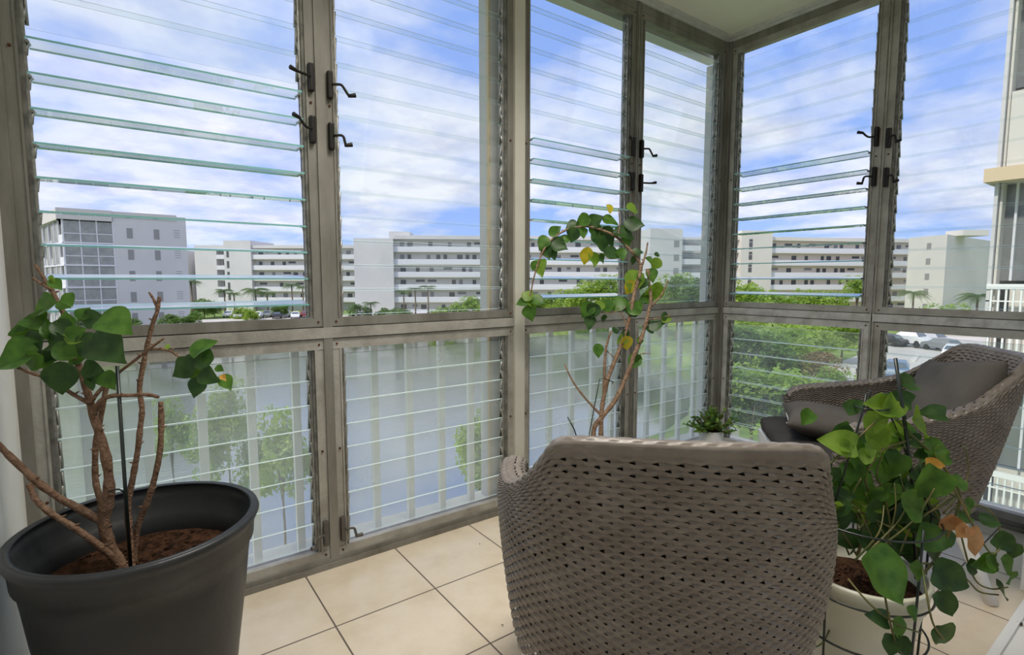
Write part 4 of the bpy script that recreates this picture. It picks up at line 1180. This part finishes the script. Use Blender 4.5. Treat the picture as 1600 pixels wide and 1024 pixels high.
for k in range(6):
    zf = ztop - 1.1 - (k + 1) * FH
    bpart(bL, 'balcony_slab', M['bslab'], [(0, 27, -1.4, 0.1, zf - 0.14, zf + 0.05)], TL)
    bpart(bL, 'balcony_frame', M['bslab'], [(u, u + 0.25, -0.1, 0.05, zf, zf + FH) for u in (0, 2.4, 5, 9, 13, 17, 22, 26.7)] + [(0, 2.4, -0.1, 0.03, zf + 0.0, zf + 0.95)], TL)
    for u in (2.65, 5.3, 9.3, 13.3, 17.4, 22.4):
        bpart(bL, 'balcony_screen', M['screen'], [(u, u + 2.2, -0.08, 0.0, zf + 0.15, zf + FH - 0.2)], TL)

# second block, behind the car park on the left
b2 = empty('apartment_building', (14.5, 164, GZ))
tag(b2, 'long pale block with a stair tower between the corner block and the big block', 'building')
T0 = Frame((11.5, 162), (50, 131.8)); T = off(T0, b2)
zt2 = 9.9
L2_ = T0.L
def u_at(T0, px):
    # distance along the facade where the line of sight through px meets it
    o_ = Vector((0, 0, 0)); d_ = P(px, 100) ; d_ = Vector((d_.x, d_.y, 0))
    a, e = T0.a, T0.e
    den_ = e.x * (-d_.y) - e.y * (-d_.x)
    rx, ry = -a.x, -a.y
    return (rx * (-d_.y) - ry * (-d_.x)) / den_
ut = [u_at(T0, q) for q in (294, 306, 325, 353, 395, 556)]
bpart(b2, 'wall', M['bwall'], [(ut[0] - 8, ut[0], -12, 0, GZ, zt2 - 1.3), (ut[1], ut[3], -12, -1.8, GZ, zt2 - 0.1), (ut[1], ut[2] + 2.5, -2, 0, GZ, zt2)], T)
bpart(b2, 'stair_tower', M['bwall'], [(ut[3], ut[4], -12, 0.4, GZ, zt2 + 1.2)], T)
bpart(b2, 'long_wall', M['bwall'], [(ut[4], ut[5] + 10, -12, -1.9, GZ, zt2 - 0.2)], T)
gallery(b2, T, ut[4], ut[5] + 4, zt2, 5, FH, M['bwall'], M['brecess'], random.Random(5))
for k in range(5):
    zf = zt2 - 0.75 - (k + 1) * FH
    bpart(b2, 'balcony_parapet', M['bslab'], [(ut[2] + 2.5, ut[3], -0.15, 0, zf, zf + 1.1)], T)
    bpart(b2, 'window', M['bwin2'], [(ut[2] + 3.2, ut[3] - 0.4, -1.78, -1.7, zf + 1.3, zf + 2.3)], T)
    bpart(b2, 'window', M['bwin'], [(ut[3] + 0.7, ut[3] + 1.3, 0.38, 0.44, zf + 0.4, zf + 2.2)], T)
    bpart(b2, 'window', M['bwin2'], [(ut[0] - 2.6, ut[0] - 0.6, -0.02, 0.04, zf - 0.5, zf + 0.5)], T)
bpart(b2, 'roof_fascia', M['bwall'], [(ut[2] + 2.5, ut[3], -2, 0.05, zt2 - 0.8, zt2)], T)

# the big block in the middle
b3 = empty('apartment_building', (66, 98, GZ))
tag(b3, 'long white block with open walkways and a blank end tower, centre across the lake', 'building')
T0 = Frame((41.0, 113.2), (91.7, 80.9)); T = off(T0, b3)
zt3 = 10.7
um = [u_at(T0, q) for q in (555, 608, 616, 700, 988)]
bpart(b3, 'blank_tower', M['bwall'], [(um[0], um[2], -12, 0.6, GZ, zt3 - 0.7)], T)
bpart(b3, 'roof_tower', M['bwall'], [(um[1], um[1] + 4.5, -8, -1.0, zt3 - 0.7, zt3 + 0.9)], T)
bpart(b3, 'long_wall', M['bwall'], [(um[2], um[4] + 4, -12, -1.9, GZ, zt3 - 0.2)], T)
gallery(b3, T, um[2], um[4] + 3, zt3, 6, FH, M['bwall'], M['brecess'], random.Random(8))
for k in range(6):
    zf = zt3 - 0.75 - (k + 1) * FH
    bpart(b3, 'stair_opening', M['bwin'], [(um[2] + 0.3, um[2] + 2.7, -1.65, -1.5, zf + 0.9, zf + 2.5)], T)

# block seen through the hazy pane beside the corner
b4 = empty('apartment_building', (89, 66.5, GZ))
tag(b4, 'pale block with a tall blank tower, just left of the corner post', 'building')
T0 = Frame((84.5, 71.0), (104.5, 60.5)); T = off(T0, b4)
uc = [u_at(T0, q) for q in (1013, 1050, 1063, 1108)]
bpart(b4, 'tower', M['bwall'], [(uc[0], uc[2], -9, 0.5, GZ, 11.3)], T)
bpart(b4, 'wall', M['bwall'], [(uc[2], uc[3], -9, -1.6, GZ, 9.8)], T)
for k in range(5):
    zf = 11.3 - 1.6 - (k + 1) * FH
    bpart(b4, 'window', M['bwin2'], [(uc[1], uc[1] + 1.1, 0.48, 0.54, zf + 0.7, zf + 2.0)], T)
    bpart(b4, 'balcony_parapet', M['bslab'], [(uc[2], uc[3], -0.15, 0, zf, zf + 1.1)], T)
    bpart(b4, 'window', M['bwin2'], [(uc[2] + 0.4, uc[3] - 0.4, -1.58, -1.5, zf + 1.3, zf + 2.4)], T)

# block seen through the short wall's open louvres
b5 = empty('apartment_building', (120, 57, GZ))
tag(b5, 'peach and white walkway block seen through the open louvres right of the corner', 'building')
T0 = Frame((108.0, 66.3), (150.5, 46.0)); T = off(T0, b5)
zt5 = 10.6
ub = [u_at(T0, q) for q in (1122, 1153, 1163, 1201, 1430)]
bpart(b5, 'tower', M['bwallc'], [(ub[1], ub[3], -10, 0.8, GZ, zt5 + 1.2)], T)
bpart(b5, 'wall', M['bwallc'], [(ub[0] - 4, ub[1], -10, -1.9, GZ, zt5 - 0.2), (ub[3], ub[4] + 3, -10, -1.9, GZ, zt5 - 0.2)], T)
gallery(b5, T, ub[0] - 4, ub[1], zt5, 6, FH, M['bwallc'], M['bpeach'], random.Random(2))
gallery(b5, T, ub[3], ub[4] + 2, zt5, 6, FH, M['bwallc'], M['bpeach'], random.Random(19))
for k in range(5):
    zf = zt5 - 0.2 - (k + 1) * FH
    bpart(b5, 'window', M['bwin'], [(ub[2] + 0.3, ub[2] + 1.1, 0.78, 0.85, zf + 0.6, zf + 1.6), (ub[2] + 0.3, ub[2] + 1.1, 0.78, 0.85, zf + 1.75, zf + 2.3)], T)

# cream end block further right
b6 = empty('apartment_building', (116, 30.6, GZ))
tag(b6, 'cream and grey end block behind palms, at the right beyond the parking lot', 'building')
bm = bmesh.new()
q = [(120.3, 37.5), (116.1, 30.6), (150, 30.5), (152, 38)]
lo_ = [bm.verts.new((x - 116, y - 30.6, 0)) for x, y in q]; hi_ = [bm.verts.new((x - 116, y - 30.6, 8.95 - GZ)) for x, y in q]
bm.faces.new(lo_); bm.faces.new(hi_)
for k in range(4): bm.faces.new((lo_[k], lo_[(k + 1) % 4], hi_[(k + 1) % 4], hi_[k]))
finish('wall', bm, M['bwallc'], b6)
T0 = Frame((120.3, 37.5), (116.1, 30.6)); T = off(T0, b6)
bpart(b6, 'roof_tower', M['bwallc'], [(3.5, 7.0, -9, -4, 8.9, 9.9)], T)
for k in range(5):
    bpart(b6, 'window', M['bwin2'], [(4.1, 5.0, -0.02, 0.05, 6.6 - k * FH, 7.7 - k * FH)], T)

# neighbouring wing of the same complex, close on the right
wg = empty('building_wing', (10.75, 2.3, GZ))
tag(wg, 'neighbouring balcony wing with tan band and dark porches, at the right edge', 'building')
T = lambda u, d, z: (u - 10.75 if False else d, -u, z - GZ)     # u runs towards -y, d outwards +x
# u: 0 at the corner, growing towards -y ; d: 0 face plane, positive goes +x (inside)
bpart(wg, 'corner_pillar', M['bwall'], [(0.0, 0.045, 0.0, 0.30, GZ, 9.5)], T)
bpart(wg, 'inner_pillar', M['bwallc'], [(0.055, 0.085, 0.08, 0.30, GZ, 9.5)], T)
for k in range(-2, 3):
    zf = 2.78 + k * 2.9 - 2.9
    sl = bpart(wg, 'floor_band', M['wband'] if k >= 0 else M['bslab'], [(-0.10, 7, -0.18, 3.0, zf + 2.9 - 0.17, zf + 2.9 + 0.03)], T)
    if k >= 0: sl['label'] = 'tan painted slab edge'
    bpart(wg, 'porch_glass', M['wglass'], [(0.085, 7, 0.30, 0.34, zf + 1.25, zf + 2.73)], T)
    bpart(wg, 'knee_wall', M['bwallc'], [(0.2, 7, 0.36, 0.5, zf + 0.0, zf + 1.2)], T)
    bpart(wg, 'porch_mullion', M['bslab'], [(u, u + 0.03, 0.24, 0.30, zf + 1.25, zf + 2.73) for u in (0.20, 0.48, 0.76, 1.04, 1.32)], T)
    rr_ = [(0.0, 3.5, -0.02, 0.04, zf + 1.12, zf + 1.20), (0.0, 3.5, 0.0, 0.03, zf + 0.93, zf + 0.95), (0.0, 3.5, 0.0, 0.03, zf + 0.05, zf + 0.09)] + [(0.05 + j * 0.085, 0.073 + j * 0.085, -0.01, 0.03, zf + 0.05, zf + 1.12) for j in range(40)]
    if k <= 0: bpart(wg, 'porch_railing', M['picket'], rr_, T)
    else: bpart(wg, 'porch_panel', M['bwallc'], [(0.10, 3.5, 0.05, 0.10, zf + 0.03, zf + 1.15)], T)
bpart(wg, 'back_wall', M['bwallc'], [(-0.0, 7, 3.0, 3.2, GZ, 9.5), (-0.02, 0.0, 0.3, 3.2, GZ, 9.5)], T)
bpart(wg, 'roof', M['broof'], [(-0.2, 7, -0.2, 3.4, 9.3, 9.6)], T)

# ------------------------------------------------------------------ vegetation outside
def crown_mesh(rnd, rx, ry, rz, n_leaf, ls, clumps=18):
    bm = bmesh.new()
    cs = []
    for _ in range(clumps):
        while True:
            p = Vector((rnd.uniform(-1, 1), rnd.uniform(-1, 1), rnd.uniform(-0.8, 1)))
            if 0.25 < p.length < 0.9: break
        cs.append((p, rnd.uniform(0.28, 0.48)))
    for _ in range(n_leaf):
        c_, cr = rnd.choice(cs)
        v = Vector((rnd.gauss(0, 1), rnd.gauss(0, 1), rnd.gauss(0, 1))).normalized() * cr * rnd.uniform(0.55, 1.0)
        p = c_ + v
        p = Vector((p.x * rx, p.y * ry, p.z * rz))
        a = Vector((rnd.gauss(0, 1), rnd.gauss(0, 1), rnd.gauss(0, 0.6))).normalized()
        b = a.cross(Vector((rnd.gauss(0, .4), rnd.gauss(0, .4), 1))).normalized()
        s = ls * rnd.uniform(0.6, 1.3)
        vs = [bm.verts.new(p + a * s), bm.verts.new(p + b * s * 0.5), bm.verts.new(p - a * s), bm.verts.new(p - b * s * 0.5)]
        bm.faces.new(vs)
    me = bpy.data.meshes.new('crown')
    bm.to_mesh(me); bm.free()
    return me

rndt = random.Random(44)
CR = {}
for nm, mt in (('g', 'treeg'), ('l', 'treel'), ('f', 'flame')):
    for v in range(2):
        me = crown_mesh(rndt, 1, 1, 0.85, 3400, 0.075, 22)
        me.materials.append(M[mt]); CR[nm + str(v)] = me
TRK = None
def trunk_mesh():
    bm = bmesh.new()
    tube(bm, [(0, 0, 0), (0.06, 0.02, 0.5), (0, 0, 1.0)], [0.11, 0.08, 0.06], 8)
    for k in range(5):
        a = k * 1.3
        tube(bm, [(0, 0, 0.75), (0.25 * math.cos(a), 0.25 * math.sin(a), 1.05), (0.5 * math.cos(a), 0.5 * math.sin(a), 1.35)], [0.05, 0.035, 0.015], 6)
    me = bpy.data.meshes.new('trunk'); bm.to_mesh(me); bm.free(); me.materials.append(M['trunk']); return me
TRK = trunk_mesh()
def tree(x, y, h, rad, kind, label, group, name='tree', z=GZ, rz_scale=None, cat='tree'):
    root = empty(name, (x, y, z))
    tag(root, label, cat, group)
    cz = rz_scale or rad * 0.8
    o = bpy.data.objects.new('crown', CR[kind + str(rndt.randint(0, 1))]); col.objects.link(o); o.parent = root
    o.location = (0, 0, h - cz * 0.85); o.scale = (rad, rad, cz); o.rotation_euler = (0, 0, rndt.uniform(0, 6))
    t = bpy.data.objects.new('trunk', TRK); col.objects.link(t); t.parent = root
    th = max(h - cz * 1.2, 0.3) ; t.scale = (max(rad * 0.45, .22), max(rad * 0.45, .22), th)
    return root

def gp(px, depth):          # ground point under the line of sight
    p = P(px, depth); return p.x, p.y
def palm_mesh():
    bm = bmesh.new()
    rp = random.Random(6)
    for k in range(15):
        a = 2 * PI * k / 15 + rp.uniform(-.15, .15)
        lift = rp.uniform(0.1, 0.9)
        pts_ = []
        for j in range(9):
            f = j / 8
            rr = f * 1.0
            zz = lift * f * 0.8 - 1.0 * f * f * (0.9 - lift * 0.3)
            pts_.append(Vector((rr * math.cos(a), rr * math.sin(a), zz)))
        sd_ = Vector((-math.sin(a), math.cos(a), 0))
        for j in range(8):
            for h_ in range(3):
                p = pts_[j].lerp(pts_[j + 1], h_ / 3); d = (pts_[j + 1] - pts_[j]).normalized()
                ln = 0.30 * math.sin(PI * min(0.95, (j + h_ / 3) / 8 + 0.12))
                for s in (-1, 1):
                    tip = p + sd_ * s * ln + d * ln * 0.5 + Vector((0, 0, -ln * 0.5))
                    bm.faces.new([bm.verts.new(p), bm.verts.new(p + d * 0.035), bm.verts.new(tip)])
    me = bpy.data.meshes.new('fronds'); bm.to_mesh(me); bm.free(); me.materials.append(M['palm']); return me
PALM = palm_mesh()
def palm(x, y, h, rad, label, group, z=GZ):
    root = empty('palm_tree', (x, y, z)); tag(root, label, 'palm', group)
    o = bpy.data.objects.new('fronds', PALM); col.objects.link(o); o.parent = root; o.location = (0, 0, h); o.scale = (rad, rad, rad); o.rotation_euler = (0, 0, rndt.uniform(0, 6))
    bm = bmesh.new(); tube(bm, [(0, 0, 0), (0.1, 0, h * .5), (0, 0, h)], [0.22, 0.16, 0.13], 8); finish('trunk', bm, M['trunk'], root)

# palms and shrubs along the far shore
g1 = 'palms in front of the far blocks'
for px, dp, h, rr, lab in ((349, 118, 5.6, 2.6, 'shaggy palm left of the stair tower of the pale far block'), (364, 122, 4.8, 2.0, 'narrow dark palm close against the stair tower of the pale far block'),
                      (398, 112, 5.8, 3.6, 'wide arching palm right of the stair tower, over the car park'), (416, 117, 5.0, 2.4, 'bushy palm just behind the wide arching one over the car park'),
                      (455, 118, 6.8, 2.6, 'tall thin palm before the walkways, left of the first thick mullion'), (472, 124, 6.2, 2.0, 'second thin palm before the walkways, nearest the first thick mullion'),
                      (630, 110, 5.6, 2.2, 'leftmost of three palms by the blank tower of the big block'), (648, 106, 6.2, 2.2, 'middle of three palms by the blank tower of the big block'), (668, 102, 6.6, 2.2, 'rightmost and tallest of three palms by the blank tower'),
                      (578, 108, 3.2, 2.2, 'low squat palm at the foot of the blank tower'), (742, 104, 4.0, 2.0, 'small palm near the pale outside post, before the big block')):
    x, y = gp(px, dp); palm(x, y, h, rr, lab, g1)
x, y = gp(298, 96); palm(x, y, 7.6, 2.2, 'lone tall palm at the right end of the corner block across the lake', None)
x, y = gp(1429, 88); palm(x, y, 5.8, 3.0, 'spiky palm in front of the cream end block', None)
x, y = gp(1530, 82); palm(x, y, 5.5, 3.4, 'broad palm against the shaded grey wall of the end block', None)
x, y = gp(1490, 78); tree(x, y, 4.2, 4.2, 'l', 'bright round bush beside the palms at the end block', None, 'bush', cat='bush')
g2 = 'trees along the far shore'
for px, dp, h, rr, kd, lab in ((316, 108, 4.6, 3.0, 'g', 'dark green tree at the foot of the corner block, beside its right edge'), (332, 112, 3.2, 2.0, 'g', 'small dark tree between the corner block and the stair tower'), (374, 108, 2.6, 2.4, 'l', 'low bright shrub under the stair tower'), (389, 104, 2.2, 1.8, 'l', 'low bright shrub left of the parked cars'), (438, 110, 3.0, 2.0, 'g', 'round tree among the parked cars before the walkways'),
        (560, 107, 3.0, 2.4, 'g', 'round shrub at the left foot of the blank tower'), (594, 104, 2.4, 2.2, 'g', 'low shrub at the right foot of the blank tower'), (624, 101, 3.0, 2.4, 'g', 'round shrub below the three palms'), (686, 101, 2.6, 2.6, 'l', 'low bright bush right of the three palms'), (711, 97, 3.6, 2.8, 'l', 'bright bush below the middle of the long block'), (735, 99, 4.8, 2.8, 'l', 'tallest bright tree left of the pale outside post'), (757, 95, 3.6, 2.6, 'l', 'bright tree cut by the pale outside post'),
        (838, 96, 3.6, 2.8, 'g', 'dark tree just right of the cream window post'), (862, 95, 5.4, 2.8, 'l', 'bright tree behind the hanging tip of the arching shrub'), (889, 92, 6.2, 3.4, 'l', 'bright tree left of centre in the third window'), (919, 88, 7.6, 3.8, 'l', 'tall bright tree right of centre in the third window'), (950, 85, 8.6, 3.8, 'l', 'tallest bright tree in the third window'), (978, 82, 7.4, 3.0, 'g', 'dark tree behind the mullion of the third window'),
        (1006, 78, 7.2, 3.2, 'g', 'dark tree at the left edge of the hazy pane'), (1032, 73, 8.0, 3.4, 'g', 'dark tree under the tower in the hazy pane'), (1060, 68, 8.6, 3.6, 'l', 'bright tree in the middle of the hazy pane'), (1090, 62, 9.0, 3.6, 'g', 'tall tree at the right edge of the hazy pane')):
    x, y = gp(px, dp); tree(x, y, h, rr, kd, lab, g2)
g3 = 'bushes below the corner block'
for (px, dp, h, rr), od in zip(((60, 61, 3.4, 1.7), (92, 60.5, 3.0, 1.6), (124, 61, 3.8, 1.7), (157, 62.5, 3.0, 1.6), (190, 63.5, 3.6, 1.7), (226, 65, 2.8, 1.7), (260, 66.5, 3.6, 1.8), (294, 69, 3.8, 1.9)), ('leftmost', 'second', 'third', 'fourth', 'fifth', 'sixth', 'seventh', 'last')):
    x, y = gp(px, dp); tree(x, y, h, rr, 'l' if int(px) % 2 else 'g', 'green bush at the waterline below the white corner block, ' + od + ' from the left', g3, 'bush', cat='bush')
# trees to the right of the corner post
g4 = 'trees on the right-hand bank'
for px, dp, h, rr, kd, lab in ((1146, 48, 7.7, 2.9, 'l', 'tall bright tree beside the corner post above the transom'), (1178, 52, 7.4, 2.9, 'l', 'bright tree before the cream tower above the transom'), (1210, 58, 6.6, 2.8, 'l', 'bright tree at the right foot of the cream tower'), (1246, 66, 6.6, 2.6, 'l', 'small bright tree left of centre in the open louvre window'), (1276, 62, 6.6, 2.8, 'l', 'bright tree at the centre of the open louvre window'), (1306, 70, 6.4, 2.4, 'l', 'small bright tree right of centre in the open louvre window'), (1341, 64, 8.4, 2.3, 'l', 'tall tree against the mullion of the open louvre window'),
        (1143, 32, 5.6, 2.4, 'l', 'bright tree beside the corner post just below the transom'), (1174, 30, 5.2, 2.3, 'g', 'darker tree second from the corner post below the transom'), (1205, 31, 5.2, 2.4, 'l', 'bright tree third from the corner post below the transom'), (1238, 34, 5.2, 2.4, 'l', 'bright tree left of the rusty one below the transom'), (1268, 40, 4.6, 2.2, 'l', 'bright tree behind the rusty one on the lawn'), (1322, 50, 4.4, 2.4, 'l', 'bright tree beside the road at the right of the lower window'),
        (1152, 22, 4.3, 1.9, 'l', 'lower bright tree beside the corner post, mid height of the pane'), (1184, 21, 4.1, 1.8, 'g', 'lower dark tree in the middle of the leafy bank'), (1216, 22, 4.1, 1.9, 'l', 'lower bright tree left of the armchair arm'), (1250, 24, 3.7, 1.8, 'l', 'lower bright tree above the armchair arm'),
        (1134, 16.5, 2.9, 1.4, 'g', 'bottom-most tree beside the corner post'), (1170, 16, 2.6, 1.5, 'l', 'bottom-most bright tree behind the jade plant'), (1205, 16.5, 2.7, 1.5, 'g', 'bottom-most dark tree left of the armchair'), (1240, 18, 2.8, 1.5, 'l', 'bottom-most bright tree hidden partly by the armchair')):
    x, y = gp(px, dp); tree(x, y, h, rr, kd, lab, g4)
x, y = gp(1285, 30); tree(x, y, 3.9, 1.4, 'f', 'thin tree with rusty foliage beside the road', None)
x, y = gp(1312, 27); tree(x, y, 3.4, 1.3, 'l', 'sparse young tree in front of the road', None)
# near bank
g5 = 'trees on the near bank'
S5 = 'light green tree on the near bank, seen through the lower panes'
for px, dp, h, rr, lab in ((428, 13.5, 4.6, 0.85, 'largest light green tree on the near bank, right of the planter stems'), (384, 15.0, 3.7, 0.70, 'light green tree on the near bank just left of the largest one'), (343, 14.5, 5.2, 0.70, 'tall light green tree beside the leaf cluster of the potted shrub'), (313, 14.0, 4.2, 0.60, 'slim light green tree behind the bare cut stem of the potted shrub'), (252, 14.4, 4.7, 0.60, 'leftmost light green tree on the near bank, behind the planter stems'), (748, 10.8, 5.2, 0.62, 'light green tree close below the second lower window')):
    x, y = gp(px, dp); tree(x, y, h, rr, 'l', lab, g5, rz_scale=rr * 1.7)
# ornamental grass clumps below the windows
def grass_mesh():
    bm = bmesh.new(); rp = random.Random(9)
    for k in range(170):
        a = rp.uniform(0, 6.28); ln = rp.uniform(0.7, 1.1); sp2 = rp.uniform(0.15, 0.75)
        pv = None
        sd_ = Vector((-math.sin(a), math.cos(a), 0)) * 0.012
        prev = None
        for j in range(6):
            f = j / 5
            p = Vector((math.cos(a) * sp2 * f ** 1.5, math.sin(a) * sp2 * f ** 1.5, ln * (f - 0.45 * f * f * sp2)))
            cur = (bm.verts.new(p + sd_ * (1 - f * 0.9)), bm.verts.new(p - sd_ * (1 - f * 0.9)))
            if prev: bm.faces.new((prev[0], prev[1], cur[1], cur[0]))
            prev = cur
    me = bpy.data.meshes.new('grass_clump'); bm.to_mesh(me); bm.free(); me.materials.append(M['palm']); return me
GR = grass_mesh()
for px, dp, s in ((860, 10.5, 2.6), (905, 10.8, 3.2), (940, 11.6, 3.2), (975, 12.5, 2.8), (730, 11.0, 1.8), (765, 10.8, 2.2), (1160, 13.5, 3.0), (1200, 13.0, 2.6)):
    x, y = gp(px, dp)
    o = bpy.data.objects.new('ornamental_grass', GR); col.objects.link(o); o.location = (x, y, GZ); o.scale = (s, s, s); o.rotation_euler = (0, 0, px)
    tag(o, 'arching ornamental grass clump on the bank below the windows', 'grass', 'grass clumps on the near bank')

# ------------------------------------------------------------------ cars
def car_parts():
    prof = [(-2.15, .35), (-2.2, .62), (-2.05, .88), (-1.45, .95), (-0.95, 1.38), (0.55, 1.42), (1.25, 1.0), (2.0, .86), (2.2, .62), (2.15, .35)]
    bm = bmesh.new()
    l = [bm.verts.new((x, -.82 if z_ < 1.2 else -.62, z_)) for x, z_ in prof]; r_ = [bm.verts.new((x, .82 if z_ < 1.2 else .62, z_)) for x, z_ in prof]
    bm.faces.new(l); bm.faces.new(r_[::-1])
    for k in range(len(prof)): bm.faces.new((l[k], l[(k + 1) % len(prof)], r_[(k + 1) % len(prof)], r_[k]))
    bmesh.ops.recalc_face_normals(bm, faces=bm.faces)
    bmesh.ops.bevel(bm, geom=list(bm.edges), offset=0.05, segments=2, affect='EDGES')
    body = bpy.data.meshes.new('body'); bm.to_mesh(body); bm.free(); body.materials.append(CARC['white'])
    bm = bmesh.new()
    for s in (-1, 1):
        q = [(-1.3, .98), (-0.92, 1.3), (0.5, 1.34), (1.08, 1.0)]
        vs = [bm.verts.new((x, s * (.80 - (z_ - .95) * .46 + .012), z_)) for x, z_ in q]; bm.faces.new(vs)
    for (x0, z0_, x1, z1_) in ((0.62, 1.40, 1.20, 1.04), (-1.02, 1.34, -1.43, 1.0)):
        sg_ = 1 if x0 > 0 else -1
        vs = [bm.verts.new((x0 + .02 * sg_, -.55, z0_)), bm.verts.new((x0 + .02 * sg_, .55, z0_)), bm.verts.new((x1 + .04 * sg_, .70, z1_)), bm.verts.new((x1 + .04 * sg_, -.70, z1_))]; bm.faces.new(vs)
    win = bpy.data.meshes.new('windows'); bm.to_mesh(win); bm.free(); win.materials.append(M['carglass'])
    bm = bmesh.new(); tube(bm, [(0, -.1, 0), (0, .1, 0)], .32, 16)
    wh = bpy.data.meshes.new('wheel'); bm.to_mesh(wh); bm.free(); wh.materials.append(M['tyre'])
    return body, win, wh
CB, CW, CWH = car_parts()
def car(x, y, rz, colr, label, group, s=1.0, tall=1.0):
    root = empty('car', (x, y, GZ + 0.03), rz); tag(root, label, 'car', group); root.scale = (s, s, s * tall)
    b = bpy.data.objects.new('body', CB); col.objects.link(b); b.parent = root
    b.material_slots[0].link = 'OBJECT'; b.material_slots[0].material = CARC[colr]
    w_ = bpy.data.objects.new('windows', CW); col.objects.link(w_); w_.parent = root
    for wx in (-1.35, 1.35):
        for wy in (-.76, .76):
            h = bpy.data.objects.new('wheel', CWH); col.objects.link(h); h.parent = root; h.location = (wx, wy, .32)
g6 = 'parked cars in the far car park'
cl_ = ['white', 'silver', 'red', 'white', 'grey', 'black', 'silver', 'white', 'red', 'grey', 'blue', 'white']
od_ = ['leftmost', 'second', 'third', 'fourth', 'fifth', 'sixth', 'seventh', 'eighth', 'ninth', 'tenth', 'eleventh', 'last']
for k in range(12):
    px = 356 + k * 14.8
    x, y = gp(px, 112 - (k % 2) * 3.5)
    car(x, y, 1.2 + 0.1 * (k % 3), cl_[k], cl_[k] + ' car in the far car park across the lake, ' + od_[k] + ' from the left', g6)
for px, py_, rz, c_, lab, tl in ((1421, 542, 1.25, 'white', 'white van parked in the lot beyond the right windows', 1.35), (1452, 541, 1.2, 'silver', 'silver van parked beside the white van', 1.2), (1474, 549, 1.1, 'grey', 'grey car parked right of the two vans', 1.0), (1388, 540, 1.2, 'black', 'dark car half hidden behind the window mullion in the lot', 1.0),
                                  (1489, 560, 0.2, 'white', 'white car in the aisle nearest the chair back', 1.0), (1400, 590, 0.3, 'blue', 'blue-grey car parked closest to the building', 1.0)):
    d_ = (FW * FOC + RT * (px - 800) - UP * (py_ - 512)); t_ = (GZ - EYE) / d_.z
    p = Vector((0, 0, EYE)) + d_ * t_
    car(p.x, p.y, rz, c_, lab, None, tall=tl)
